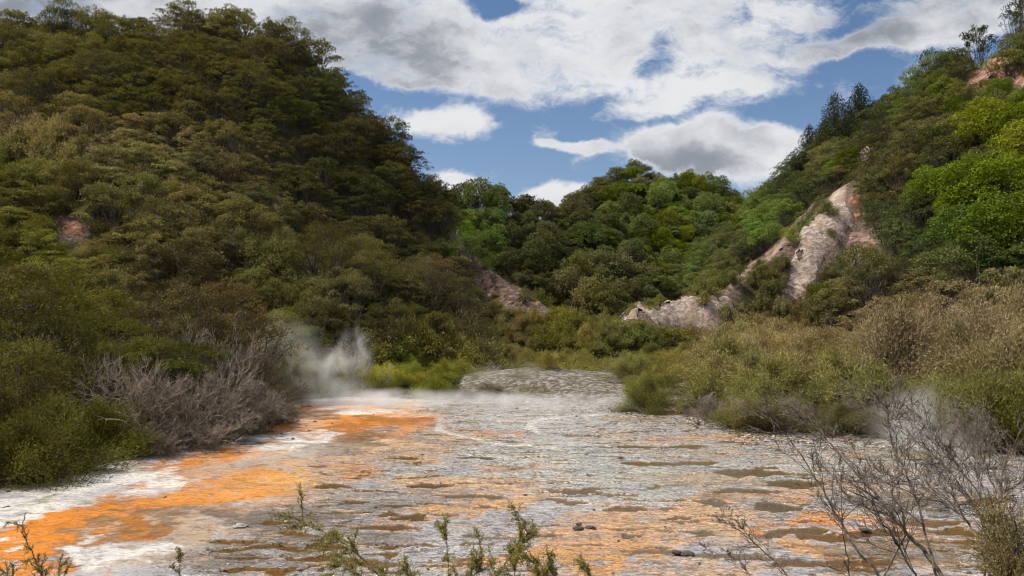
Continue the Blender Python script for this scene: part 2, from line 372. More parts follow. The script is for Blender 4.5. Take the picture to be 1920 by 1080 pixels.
def build_terrain():
    xs = np.arange(-105, 112.01, .62); ys = np.arange(-14, 218.01, .62)
    X, Y = np.meshgrid(xs, ys); Z, who, pdn = height(X, Y, True)
    Z = Z + np.where(Z > 0, .25 * (fbm(X * .9, Y * .9, 3, 90) - .5), 0)
    px, py = to_px(X, Y, Z); rk = rock_of(px, py); rk[Y < 52] = -1
    # only surfaces on the side of the hill that is seen: far slopes stay soil
    vis = visible(X, Y, Z + .6)
    rk[~vis] = -1
    V = np.stack([X, Y, Z], -1).reshape(-1, 3); fc = grid_faces(len(ys), len(xs))
    bk = ((np.abs(Y - 50) < 9) & (pdn < 2.0) & (who == 0) & (px > 870) & (px < 1330) & (Y < 57)).astype(float)
    bk = np.maximum(bk, ((pdn < 2.5) & (pdn > -1.2) & (Y > 12)).astype(float))
    bk = sm(bk, 0, 1)
    scar = (rk >= 0).astype(float)
    for _ in range(2): scar[1:-1, 1:-1] = np.maximum(scar[1:-1, 1:-1], (scar[:-2, 1:-1] + scar[2:, 1:-1] + scar[1:-1, :-2] + scar[1:-1, 2:]) / 4 * 1.05)
    scar = np.clip(scar, 0, 1)
    me = mesh_np('hills', V, fc, [M['soil']], {'bankmask': bk.ravel(), 'scar': scar.ravel()}, smooth=True)
    tag(link('hills', me), kind='structure')
    # bare rock: a finer sheet of its own just proud of the hillside
    for k, (pl, c) in enumerate(ROCKS):
        s = rk == k
        if s.sum() < 3: continue
        fx = np.arange(X[s].min() - 1, X[s].max() + 1, .2); fy = np.arange(Y[s].min() - 1, Y[s].max() + 1, .2)
        QX, QY = np.meshgrid(fx, fy); QZ = height(QX, QY) + .25 * (fbm(QX * .9, QY * .9, 3, 90) - .5)
        qx, qy = to_px(QX, QY, QZ); near = (rock_of(qx, qy, 14) == k) & (fbm(QX * .7, QY * .7, 4, 66) < .80)
        near &= visible(QX, QY, QZ + .6)
        wt = near.astype(float)
        for _ in range(7): wt[1:-1, 1:-1] = (wt[1:-1, 1:-1] * 2 + wt[:-2, 1:-1] + wt[2:, 1:-1] + wt[1:-1, :-2] + wt[1:-1, 2:]) / 6
        wt = sm(wt, .55, 1)
        qa = QX * .83 + QY * .55; qb = QY * .83 - QX * .55
        rel = 1.0 * (np.abs(fbm(qa * .9, qb * .13, 5, 95, .55) - .5) * -2 + .36) + .15 * (fbm(QX * 1.8, QY * 1.2, 3, 96) - .5)
        QZ = QZ - .08 + wt * (.20 + .8 * np.maximum(rel, -.15))
        V2 = np.stack([QX, QY, QZ], -1).reshape(-1, 3); f2 = grid_faces(len(fy), len(fx))
        ff = f2[near.ravel()[f2].all(1)]
        if len(ff) < 5: continue
        used, inv = np.unique(ff, return_inverse=True)
        vr = 1 + .5 * (fbm(V2[used, 0] * .5, V2[used, 1] * .5, 4, 33) - .5)
        me = mesh_np('rock_face', V2[used], inv.reshape(ff.shape), [M['rock']], {'rockcol': np.array(c)[None] * vr[:, None] * 1.0}, smooth=True)
        tag(link('rock_face', me), kind='structure')
GX0, GY0, GS = -120.0, -14.0, 1.0
_gx = np.arange(GX0, 125, GS); _gy = np.arange(GY0, 222, GS)
HG = height(*np.meshgrid(_gx, _gy))
def hgt(x, y):
    fx = np.clip((np.asarray(x, float) - GX0) / GS, 0, len(_gx) - 1.001); fy = np.clip((np.asarray(y, float) - GY0) / GS, 0, len(_gy) - 1.001)
    ix = fx.astype(int); iy = fy.astype(int); fx = fx - ix; fy = fy - iy
    return (HG[iy, ix] * (1 - fx) + HG[iy, ix + 1] * fx) * (1 - fy) + (HG[iy + 1, ix] * (1 - fx) + HG[iy + 1, ix + 1] * fx) * fy
def visible(x, y, z, tol=.3):
    """can the point be seen over the land from the camera"""
    x = np.asarray(x, float); y = np.asarray(y, float); z = np.asarray(z, float)
    ok = y > 1
    for t in np.linspace(.08, .985, 110):
        ok &= (CH + (z - CH) * t) > hgt(x * t, y * t) - tol
    return ok
build_terrain()
far = bpy.data.meshes.new('ground'); s_ = 1500
far.from_pydata([(-s_, -s_, -2.5), (s_, -s_, -2.5), (s_, s_, -2.5), (-s_, s_, -2.5)], [], [(0, 1, 2, 3)]); far.materials.append(M['soil'])
tag(link('ground', far), kind='structure')
# ---------------------------------------------------------------- terrace (sinter flat with its coloured mats)
ORA, ORD, PEA, WHI, GRY, BRO, DRK, BEI, MIL, YEL, GRN = (.64, .225, .018), (.36, .13, .014), (.62, .385, .225), (.66, .64, .61), (.40, .40, .425), (.13, .065, .013), (.07, .052, .04), (.40, .31, .22), (.52, .53, .51), (.70, .34, .04), (.44, .46, .42)
STAINS = [  # px, py, rx, ry, tilt(deg, picture plane), colour, strength
 (1150, 900, 900, 140, 0, GRY, .9), (1050, 870, 300, 90, 0, MIL, .7), (900, 775, 420, 26, 0, MIL, .9), (1250, 880, 260, 60, 0, GRN, .6), (1650, 860, 260, 30, 0, GRN, .5),
 # upper left flats
 (640, 790, 170, 24, -3, ORA, .8), (690, 830, 140, 26, 0, BRO, .75), (600, 780, 120, 12, -4, PEA, .9), (720, 772, 90, 10, 2, PEA, .6), (790, 806, 45, 12, -6, ORA, .9), (740, 792, 80, 7, 6, ORD, .9), (620, 812, 80, 14, 0, ORD, .8),
 (560, 845, 190, 12, -3, BEI, .6), (520, 849, 62, 9, -2, WHI, 1.2), (690, 774, 60, 5, 0, WHI, .8), (560, 795, 50, 8, 10, PEA, .8), (585, 828, 30, 7, 5, WHI, .8), (600, 816, 40, 5, 2, WHI, .6), (770, 838, 60, 10, -6, PEA, .9), (560, 766, 40, 5, -4, ORA, .7),
 (330, 880, 130, 26, -9, ORD, .9), (250, 880, 60, 14, -8, BRO, .7), (420, 868, 90, 18, -6, ORA, .45), (140, 868, 100, 10, -6, BRO, .8), (480, 880, 160, 18, -6, BEI, .6),
 (280, 908, 60, 8, -6, WHI, 1.0), (130, 925, 160, 28, -12, WHI, .9), (60, 965, 120, 34, -10, WHI, 1.2), (100, 940, 60, 10, -14, (.24, .23, .21), .7), (40, 918, 60, 12, 0, (.40, .38, .2), .8), (120, 942, 60, 7, -10, (.3, .31, .2), .5), (200, 868, 60, 7, -3, WHI, .5),
 # the long orange band
 (330, 940, 130, 22, -13, ORA, 1.0), (200, 965, 120, 22, -14, ORD, .8), (450, 915, 130, 20, -9, (.64, .27, .06), 1.0), (590, 897, 62, 14, -8, YEL, 1.3), (650, 885, 90, 16, -7, PEA, .9), (80, 1020, 150, 38, -14, (.66, .215, .012), 1.4), (180, 1000, 120, 34, -14, (.62, .21, .014), 1.2), (20, 1060, 120, 40, 0, (.66, .22, .012), 1.2),
 (320, 932, 24, 6, -14, (.66, .24, .02), 1.0), (560, 925, 120, 16, -9, (.56, .34, .2), .8), (420, 955, 130, 18, -10, (.40, .25, .15), .8),
 (250, 985, 80, 18, -14, (.22, .12, .04), .9), (160, 1040, 40, 20, -20, (.28, .12, .03), .7),
 (330, 1010, 95, 30, -8, (.46, .33, .21), 1.1), (300, 1040, 110, 34, -6, (.40, .33, .27), 1.0), (218, 1050, 50, 20, -8, WHI, 1.2), (235, 1000, 22, 12, 0, ORD, 1.0), (445, 988, 28, 7, -6, WHI, 1.2), (350, 1025, 50, 12, 0, (.5, .42, .34), .6), (10, 1025, 30, 7, 0, WHI, 1.0), (30, 1065, 50, 6, -6, WHI, .8),
 (380, 970, 50, 8, -10, DRK, .5), (300, 975, 90, 6, -10, (.25, .17, .11), .5),
 # peach and ochre patches of the centre
 (880, 820, 60, 6, -3, PEA, .7), (930, 812, 60, 5, 4, ORA, .6), (1060, 803, 60, 5, 0, WHI, .7), (900, 910, 110, 16, 0, PEA, 1.0), (840, 900, 60, 10, 0, PEA, .8), (720, 860, 110, 12, -4, PEA, .8), (700, 880, 60, 12, -4, ORA, .5), (880, 950, 90, 20, -4, (.70, .36, .13), 1.0), (800, 970, 70, 10, -4, ORA, .4),
 (990, 880, 90, 8, 0, PEA, .6), (960, 935, 60, 8, 0, PEA, .5), (1240, 965, 180, 22, -6, PEA, 1.0), (1180, 1010, 160, 26, -8, (.68, .35, .15), 1.0), (1060, 1035, 120, 12, -8, (.70, .32, .08), 1.1), (1030, 1065, 70, 14, 0, (.62, .30, .11), .9), (1350, 990, 120, 18, 0, PEA, .7), (1270, 1070, 160, 20, 0, PEA, .7), (1400, 925, 80, 7, -4, ORA, .7), (1330, 940, 60, 7, 0, BRO, .4),
 (1490, 918, 130, 9, -3, PEA, .8), (1450, 927, 70, 7, -3, (.62, .28, .06), .8), (1540, 900, 60, 8, 0, (.45, .22, .1), .5), (1555, 985, 110, 13, 8, (.66, .29, .10), 1.3), (1470, 985, 50, 8, 6, (.66, .27, .06), 1.0), (1560, 1040, 70, 22, 18, (.70, .34, .13), 1.3), (1700, 1015, 110, 8, 4, (.5, .22, .07), .7), (1350, 820, 160, 7, 0, PEA, .6), (1350, 850, 140, 12, 0, (.45, .34, .26), .5), (1370, 900, 120, 10, 0, (.5, .36, .22), .6),
 (1230, 790, 110, 6, 4, BEI, .7), (1300, 824, 120, 5, 0, PEA, .6), (1400, 778, 60, 10, 6, (.22, .16, .13), .9), (1240, 775, 60, 6, 4, (.28, .12, .05), .8), (1060, 757, 180, 5, 0, (.36, .2, .12), .7),
 (1750, 940, 160, 30, 0, (.2, .17, .15), .6), (1650, 930, 120, 16, 0, DRK, .5), (1600, 1070, 160, 14, 0, (.16, .10, .03), .7), (1750, 1040, 160, 30, 0, (.22, .14, .06), .8), (1750, 850, 150, 10, 0, (.2, .17, .06), .7),
 # dark, wet ground lower left of the centre
 (600, 960, 150, 22, -4, (.13, .11, .095), .9), (520, 1000, 110, 30, -4, (.15, .12, .085), .9), (640, 1010, 170, 22, -3, (.15, .13, .11), .8), (480, 1050, 110, 26, 0, (.17, .13, .1), .9), (760, 935, 110, 12, -3, (.18, .165, .155), .8), (700, 925, 90, 14, -3, (.30, .27, .25), .6), (600, 1060, 150, 22, 0, (.16, .14, .12), .7),
]
POOLETS = [  # still ochre water lenses in the photo: px, py, rx, ry
 (1455, 951, 40, 6), (1165, 955, 38, 6), (1075, 922, 50, 4), (785, 968, 34, 5), (740, 988, 52, 4), (600, 1042, 50, 6), (570, 998, 34, 4), (690, 1055, 60, 7), (720, 1040, 30, 4), (1035, 1000, 30, 3), (870, 932, 46, 4),
 (1420, 885, 66, 6), (1390, 920, 60, 5), (1320, 943, 30, 4), (1255, 870, 36, 4), (1190, 872, 30, 4), (1480, 905, 50, 6), (1500, 1000, 60, 6), (1560, 1012, 60, 6), (1730, 983, 60, 7), (1650, 1005, 50, 6), (1620, 1060, 70, 7), (1480, 1060, 50, 6),
 (1270, 838, 50, 3), (1190, 838, 40, 3), (1310, 868, 40, 4), (890, 859, 40, 2.5), (760, 859, 30, 2.5), (820, 912, 40, 3), (620, 912, 40, 3), (760, 1025, 60, 4), (1250, 940, 24, 3), (1860, 940, 40, 4), (1780, 1000, 50, 6), (430, 1010, 60, 4), (450, 1030, 50, 5), (520, 1025, 50, 5), (500, 1070, 60, 5), (620, 1022, 40, 4), (540, 975, 50, 3), (1330, 1000, 30, 3), (1250, 975, 30, 3), (1190, 1003, 20, 3), (1040, 942, 50, 3)]
def mat_terrace():
    m, t, bs = newmat('sinter_terrace'); p = pos(t); base = attr(t, 'matcol'); wet = attr(t, 'wet', True); dry = t.math('SUBTRACT', 1.0, wet)
    q = t.mapping(t.mapping(p, rot=(0, 0, R(4))), (.42, 1.15, 1)); q2 = t.mapping(t.mapping(p, rot=(0, 0, R(-6))), (.6, 1.1, 1))
    n1 = t.noise(q, 3.4, 9, .72, .35); n2 = t.noise(q2, 13, 6, .7); n3 = t.noise(p, .6, 6, .62); n4 = t.noise(q2, 6.0, 8, .7, .2); n5 = t.noise(t.mapping(p, (.55, 1, 1)), 22, 4, .65); n6 = t.noise(t.mapping(p, (.5, 1, 1)), 7.5, 7, .74)
    def rim(n, w_, c_=.5): return t.sstep(t.math('ABSOLUTE', t.math('SUBTRACT', n, c_)), w_, 0.0)
    c = t.mix(1.0, base, t.mix(t.sstep(n3, .3, .7), (.90, .90, .93), (1.28, 1.24, 1.18)), 'MULTIPLY')
    run = t.math('MULTIPLY_ADD', wet, .72, .15)
    # dark wet rims between the shelves, thin and broken
    rims = t.math('MAXIMUM', t.math('MULTIPLY', rim(n1, .030), t.sstep(n4, .40, .52)), t.math('MULTIPLY', rim(n4, .028, .47), t.sstep(n3, .40, .56)))
    c = t.mix(t.math('MULTIPLY', rims, run), c, (.060, .046, .034))
    c = t.mix(t.math('MULTIPLY', t.sstep(n2, .57, .66), t.math('MULTIPLY_ADD', wet, .42, .24)), c, t.mix(.55, t.mix(1.0, c, (.42, .36, .3), 'MULTIPLY'), (.10, .062, .03)))
    c = t.mix(t.math('MULTIPLY', t.sstep(n1, .56, .66), t.math('MULTIPLY', wet, .55)), c, (.135, .115, .10))
    c = t.mix(t.math('MULTIPLY', t.sstep(n5, .55, .66), .55), c, t.mix(1.0, c, (.30, .24, .20), 'MULTIPLY'))
    c = t.mix(t.math('MULTIPLY', t.sstep(n6, .55, .61), t.math('MULTIPLY_ADD', wet, .38, .22)), c, (.095, .070, .052))
    c = t.mix(t.math('MULTIPLY', t.math('MULTIPLY', t.sstep(n4, .52, .62), dry), .55), c, t.mix(1.0, c, (.42, .38, .35), 'MULTIPLY'))
    # pale crusts, and the sky's silver glints on wet ground painted into the colour
    c = t.mix(t.math('MULTIPLY', t.sstep(n2, .42, .32), t.math('MULTIPLY_ADD', wet, .26, .04)), c, (.70, .71, .76))
    c = t.mix(t.math('MULTIPLY', t.sstep(n4, .40, .30), t.math('MULTIPLY', wet, .32)), c, (.50, .53, .60))
    t.put(bs.inputs['Base Color'], c)
    t.put(bs.inputs['Roughness'], t.math('MULTIPLY_ADD', dry, .6, .15, clamp=True))
    t.put(bs.inputs['Specular IOR Level'], t.math('MULTIPLY_ADD', wet, .85, .04))
    h = t.math('ADD', t.math('ADD', t.math('MULTIPLY', n1, 1.0), t.math('MULTIPLY', n4, .6)), t.math('MULTIPLY', n2, .3))
    bump(t, bs, h, 1.0, .08); return m
def mat_water():
    m = bpy.data.materials.new('hot_water'); m.use_nodes = True; t = NT(m.node_tree); t.n.clear(); p = pos(t)
    n = t.noise(p, 5, 5, .6); n2 = t.noise(p, 1.3, 3, .5)
    b = t.new('ShaderNodeBump'); b.inputs['Strength'].default_value = .5; b.inputs['Distance'].default_value = .03; t.put(b.inputs['Height'], t.math('ADD', n, n2))
    fr = t.new('ShaderNodeFresnel'); fr.inputs[0].default_value = 1.33; t.l.new(b.outputs[0], fr.inputs['Normal'])
    tr = t.new('ShaderNodeBsdfTransparent'); tr.inputs[0].default_value = (.86, .76, .55, 1)
    gl = t.new('ShaderNodeBsdfGlossy'); gl.inputs['Roughness'].default_value = .09; gl.inputs[0].default_value = (1, 1, 1, 1); t.l.new(b.outputs[0], gl.inputs['Normal'])
    mx = t.new('ShaderNodeMixShader'); t.l.new(fr.outputs[0], mx.inputs[0]); t.l.new(tr.outputs[0], mx.inputs[1]); t.l.new(gl.outputs[0], mx.inputs[2])
    o = t.new('ShaderNodeOutputMaterial'); t.l.new(mx.outputs[0], o.inputs[0]); return m
def build_terrace():
    pys = np.concatenate([np.linspace(691, 745, 20)[:-1], np.linspace(745, 1100, 520), np.linspace(1104, 1500, 30)])
    pxs = np.linspace(-420, 2340, 1250)
    PX, PY = np.meshgrid(pxs, pys)
    Y = CH * F / (PY - HY); X = (PX - 960) / F * Y
    # warp so that stains get ragged outlines
    k1 = fbm(X * .55, Y * .55, 5, 101, .6) - .5; k2 = fbm(X * .55, Y * .55, 5, 111, .6) - .5; k3 = fbm(X * 2.2, Y * 2.2, 4, 121, .6) - .5
    sc = F / Y
    jx = PX + sc * (3.4 * k1 + .9 * k3); jy = PY + sc * CH / Y * (3.6 * k2 + 1.1 * k3)
    C = np.zeros(PX.shape + (3,)); C[:] = GRY; 
    wet = np.full(PX.shape, .9)
    DRYC = {ORA, ORD, BEI}
    brk = fbm(X * 1.3, Y * 1.3, 5, 131, .62)
    brk2 = fbm(X * 3.5, Y * 6.0, 4, 137, .65)
    for (cx, cy_, rx, ry, rot, c, s) in STAINS:
        a = R(rot); ux = (jx - cx) * math.cos(a) + (jy - cy_) * math.sin(a); uy = -(jx - cx) * math.sin(a) + (jy - cy_) * math.cos(a)
        d = np.sqrt((ux / rx) ** 2 + (uy / ry) ** 2)
        wgt = np.clip(s * 1.35 * sm(1.5 - d + 1.8 * (brk - .5) + 1.2 * (brk2 - .5), -.05, 1.2), 0, 1)
        C = C * (1 - wgt[..., None]) + np.array(c) * wgt[..., None]
    # the left flats are dry, the right side runs with water
    land = sm(jx - (PY - 745) * -1.25, 1180, 930) * 1.0
    left = sm(560 + (900 - PY) * 1.5 - jx, -60, 90)
    left = np.maximum(left, ((PY < 850) & (jx < 830)) * sm(850 - PY, 0, 25) * sm(820 - jx, 0, 60))
    wet = np.clip(1 - .85 * left, .08, 1)
    # ragged little colour islands all over the wet part
    isl = fbm(X * 1.2, Y * 2.6, 6, 141, .72); isl2 = fbm(X * 1.0, Y * 2.6, 6, 151, .72)
    a = (sm(isl, .52, .66) * wet * .55)[..., None]; C = C * (1 - a) + np.array(PEA) * a
    a = (sm(isl2, .55, .66) * wet * .45)[..., None]; C = C * (1 - a) + np.array((.27, .26, .26)) * a
    # relief: shelves and the low spots that hold water
    z = .035 * (fbm(X * 1.3, Y * 3.2, 5, 161, .6) - .42) + .025 * (fbm(X * 3.2, Y * 3.2, 3, 171) - .5) + .05 * left + .012
    pool = np.zeros(PX.shape)
    jx2 = PX + sc * (1.0 * k1 + .35 * k3); jy2 = PY + sc * CH / Y * (1.5 * k2 + .5 * k3)
    for (cx, cy_, rx, ry) in POOLETS:
        pool = np.maximum(pool, sm(1.25 - np.sqrt(((jx2 - cx) / rx) ** 2 + ((jy2 - cy_) / ry) ** 2), 0, .3))
    low = np.maximum(pool, sm(fbm(X * 1.3, Y * 4.2, 5, 181, .6), .62, .66) * wet * (wet > .5) * .8)
    z = z * (1 - low) - .035 * low
    oc = np.array((.21, .115, .022)); ol = np.array((.12, .09, .022))
    bm = sm(fbm(X * .3, Y * .3, 3, 191), .4, .6)[..., None]; bc = oc * bm + ol * (1 - bm)
    a = low[..., None]; C = C * (1 - a) + bc * a
    # dark ledges and water lines between the shelves, a step in the ground each
    for (fx, fy, sd_, wd_, dk_, th_) in [(.40, 1.6, 201, .011, .80, .50), (.70, 3.0, 211, .012, .72, .48), (1.4, 5.0, 221, .012, .55, .5)]:
        n_ = fbm(X * fx + 4 * k1, Y * fy + 4 * k2, 6, sd_, .66); g_ = sm(fbm(X * .8, Y * .9, 4, sd_ + 5), .40, .56)
        ln = sm(wd_ * 1.6 - np.abs(n_ - th_), 0, wd_) * g_ * (.18 + .82 * wet) * (1 - low)
        a = (ln * dk_)[..., None]; C = C * (1 - a) + np.array((.085, .066, .052)) * a; z = z - .012 * ln
        a = (sm(n_, th_ + .03, th_ + .07) * sm(n_, th_ + .14, th_ + .08) * .45 * wet)[..., None]; C = C * (1 - a) + np.clip(C * 1.45, 0, .74) * a  # brighter band beside each ledge: wet highlight painted into the colour
    sp = fbm(X * 3.0, Y * 3.4, 5, 231, .75); a = (sm(sp, .61, .67) * .38)[..., None]; C = C * (1 - a) + np.array((.10, .068, .045)) * a
    # thin pale rim curling across the far water
    rim = np.zeros(PX.shape)
    for (p, q) in [((820, 796), (838, 812)), ((838, 812), (880, 822)), ((880, 822), (960, 837)), ((960, 837), (1040, 840)), ((985, 800), (1010, 787)), ((985, 800), (1010, 812)), ((1010, 787), (1120, 778))]:
        vx, vy = q[0] - p[0], (q[1] - p[1]) * 4; t = np.clip(((jx2 - p[0]) * vx + (jy2 - p[1]) * 4 * vy) / (vx * vx + vy * vy), 0, 1)
        d = np.hypot(jx2 - p[0] - t * vx, ((jy2 - p[1]) * 4 - t * vy)); rim = np.maximum(rim, sm(9 - d, 0, 6))
    a = rim[..., None] * .85; C = C * (1 - a) + np.array((.74, .70, .64)) * a; z = z + .02 * rim
    V = np.stack([X, Y, z], -1).reshape(-1, 3)
    me = mesh_np('sinter_terrace', V, grid_faces(*PX.shape)[:, ::-1], [mat_terrace()], {'matcol': np.clip(C, 0, 1).reshape(-1, 3), 'wet': np.clip(wet - low * .2, 0, 1).ravel()}, smooth=True)
    tag(link('sinter_terrace', me), kind='structure')
    # the water film lies level and shows only where the sinter dips below it
    xs = np.linspace(-32, 34, 90); ys = np.linspace(8, 47, 60); XX, YY = np.meshgrid(xs, ys)
    me = mesh_np('water', np.stack([XX, YY, XX * 0], -1).reshape(-1, 3), grid_faces(60, 90), [mat_water()], smooth=True)
    tag(link('water', me), kind='structure')
build_terrace()

# ---------------------------------------------------------------- plants: pieces
def unit(a): return a / (np.linalg.norm(a, axis=-1, keepdims=True) + 1e-9)
def leaves(pos_, dir_, L, Wd, r, quad=False, nrm=None):
    n = len(pos_); side = unit(np.cross(dir_, r.normal(size=(n, 3)) * (1 if nrm is None else .38) + (0 if nrm is None else nrm)))
    L = np.broadcast_to(L, n)[:, None] * r.uniform(.6, 1.25, (n, 1)); Wd = np.broadcast_to(Wd, n)[:, None] * r.uniform(.7, 1.2, (n, 1))
    if quad:
        V = np.stack([pos_, pos_ + dir_ * L * .5 + side * Wd * .5, pos_ + dir_ * L, pos_ + dir_ * L * .45 - side * Wd * .5], 1); k = 4
    else:
        V = np.stack([pos_ - side * Wd * .5, pos_ + side * Wd * .5, pos_ + dir_ * L], 1); k = 3
    return V.reshape(-1, 3), np.arange(n * k).reshape(n, k)
def leafmesh(name, pos_, dir_, L, Wd, var, tip, mat, r, quad=False, nrm=None):
    V, Fc = leaves(pos_, unit(dir_), L, Wd, r, quad, nrm); k = Fc.shape[1]; n = len(pos_)
    A = np.stack([np.clip(var, 0, 1), np.clip(tip, 0, 1), r.random(n)], 1)
    return mesh_np(name, V, Fc, [mat], {'leaf': np.repeat(A, k, 0)})
class Tubes:
    def __init__(s): s.V = []; s.F = []; s.n = 0
    def add(s, pts, r0, r1, sides=5):
        pts = np.asarray(pts, float); m = len(pts); tg = unit(np.gradient(pts, axis=0))
        ref = np.array([.31, .27, .91]) if abs(tg[0] @ np.array([.31, .27, .91])) < .9 else np.array([1., 0, 0])
        a = unit(np.cross(tg, ref)); b = np.cross(tg, a); th = np.arange(sides) * 2 * math.pi / sides
        rr = np.linspace(r0, r1, m)[:, None, None]
        ring = pts[:, None] + rr * (np.cos(th)[None, :, None] * a[:, None] + np.sin(th)[None, :, None] * b[:, None])
        s.V.append(ring.reshape(-1, 3)); i = np.arange(m * sides).reshape(m, sides) + s.n
        j = np.roll(i, -1, 1)
        s.F.append(np.stack([i[:-1], j[:-1], j[1:], i[1:]], -1).reshape(-1, 4)); s.n += m * sides
    def mesh(s, name, mat): return mesh_np(name, np.concatenate(s.V), np.concatenate(s.F), [mat], smooth=True)
def curve(p, q, r, n=6, wob=.12, sag=0.0):
    p = np.asarray(p, float); q = np.asarray(q, float); t = np.linspace(0, 1, n)[:, None]; L = np.linalg.norm(q - p)
    o = p + (q - p) * t; k = r.normal(size=(2, 3)) * wob * L
    o = o + np.sin(t * math.pi) * k[0] + np.sin(t * 2 * math.pi) * k[1] * .4; o[:, 2] += (np.sin(t[:, 0] * math.pi) * sag * L); return o
def scatter_dirs(r, n, up=0.0):
    d = unit(r.normal(size=(n, 3))); d[:, 2] = d[:, 2] + up; return unit(d)

def kanuka(seed, H=4.2, Rd=2.2, npad=20, per=170, leaf=(.20, .09), low=.42, flat=.26, pr=(.24, .44), lean=0.0):
    """a tree of level leaf pads on a spreading forked trunk"""
    r = np.random.default_rng(seed); PP = []; DD = []; VV = []; TT = []; NN = []; cen = []
    for i in range(npad):
        rr = Rd * math.sqrt((i + .4) / npad) * r.uniform(.82, 1.1); th = i * 2.399 + r.uniform(-.4, .4)
        zz = H * (low + (1 - low) * math.sqrt(max(0, 1 - (rr / (Rd * 1.13)) ** 2))) * r.uniform(.86, 1.04)
        if r.random() < .3: zz *= r.uniform(.62, .85)
        a = Rd * r.uniform(*pr); cen.append((rr * math.cos(th) + lean * zz, rr * math.sin(th), zz, a))
    tv = r.random(npad)
    for (cx, cy_, cz, a), bv in zip(cen, tv):
        n = int(per * (a / (Rd * .34)) ** 2); q = np.sqrt(r.random(n)); th = r.random(n) * 6.283; el = r.uniform(.75, 1.3)
        lump = .75 + .35 * np.sin(th * 3 + bv * 9) * q
        lx, ly = a * q * np.cos(th) * el * lump, a * q * np.sin(th) / el * lump; hh = a * flat * 2 * np.sqrt(np.maximum(1 - q * q, 0)) * (.15 + .85 * r.random(n) ** .6) - a * .10 * q
        PP.append(np.stack([cx + lx, cy_ + ly, cz + hh], 1))
        out = np.stack([lx / a, ly / a, np.zeros(n)], 1); NN.append(unit(out * .75 + np.array([cx, cy_, 0]) / Rd * .45 + np.array([0, 0, .8]))); DD.append(unit(out * .9 + np.array([0, 0, .25]) + r.normal(size=(n, 3)) * .55))
        VV.append(np.clip(.12 + .6 * bv + r.normal(size=n) * .14, 0, 1)); TT.append(np.clip((hh / (a * flat * 2) - .25) * 1.2, 0, 1) * (r.random(n) < .55) * (.5 + .5 * bv))
    crown = leafmesh('crown', np.concatenate(PP), np.concatenate(DD), leaf[0], leaf[1], np.concatenate(VV), np.concatenate(TT), M['kanuka'], r, nrm=np.concatenate(NN))
    tb = Tubes(); nst = r.integers(2, 5)
    base = [np.array([r.normal() * .12, r.normal() * .12, -1.2]) for _ in range(nst)]
    forks = []
    for k in range(nst):
        th = k * 6.283 / nst + r.random(); f = np.array([math.cos(th) * Rd * .32, math.sin(th) * Rd * .32, H * low * r.uniform(.7, 1.0)])
        forks.append(f); tb.add(curve(base[k], f, r, 7, .06), .018 * H, .010 * H, 6)
    for (cx, cy_, cz, a) in cen:
        c = np.array([cx, cy_, cz]); f = min(forks, key=lambda v: np.linalg.norm(v - c)); tb.add(curve(f, c, r, 6, .08), .008 * H, .003 * H, 4)
    return crown, tb.mesh('trunk', M['bark'])

def broad(seed, H=6, Rd=2.6, nl=26, per=230, leaf=(.30, .20), mat='broad', shape='round', tipf=.5):
    """a rounded crown of leafy lobes"""
    r = np.random.default_rng(seed); PP = []; DD = []; VV = []; TT = []; NN = []; cs = []
    for i in range(nl):
        f = (i + .5) / nl; th = i * 2.399 + r.uniform(-.5, .5)
        if shape == 'cone':
            zz = H * (.12 + .86 * f); rr = Rd * (1 - f) ** .62 * r.uniform(.55, .95) * min(1, .6 + f * 3); a = Rd * r.uniform(.26, .42) * (1.15 - .75 * f); zs = 1.35
        else:
            ph = math.acos(1 - 1.65 * f); rr = Rd * .78 * math.sin(ph) * r.uniform(.75, 1.1); zz = H * .60 + H * .36 * math.cos(ph) * r.uniform(.85, 1.1); a = Rd * r.uniform(.26, .46); zs = .8
        cs.append((rr * math.cos(th), rr * math.sin(th), zz, a))
        n = int(per * (a / (Rd * .36)) ** 2); d = scatter_dirs(r, n, .25); q = .62 + .38 * r.random(n) ** .5; bv = r.random()
        lump = 1 + .22 * np.sin(d[:, 0] * 7 + bv * 20) * np.sin(d[:, 1] * 6 + 3) * np.sin(d[:, 2] * 6)
        pt = d * (a * q * lump)[:, None] * np.array([1, 1, zs]); PP.append(pt + np.array(cs[-1][:3]))
        NN.append(d); DD.append(unit(d * .25 + r.normal(size=(n, 3)) * .7)); VV.append(np.clip(.3 + .35 * bv + r.normal(size=n) * .15, 0, 1)); TT.append((d[:, 2] > .1) * (r.random(n) < tipf) * r.random(n))
    crown = leafmesh('crown', np.concatenate(PP), np.concatenate(DD), leaf[0], leaf[1], np.concatenate(VV), np.concatenate(TT), M[mat], r, quad=True, nrm=np.concatenate(NN))
    tb = Tubes(); tb.add(curve((0, 0, -1.5), (r.normal() * .2, r.normal() * .2, H * .55), r, 6, .04), .03 * H, .014 * H, 7)
    for (cx, cy_, cz, a) in cs: tb.add(curve((0, 0, min(H * .5, cz * .75)), (cx, cy_, cz), r, 5, .07), .010 * H, .003 * H, 4)
    return crown, tb.mesh('trunk', M['bark'])

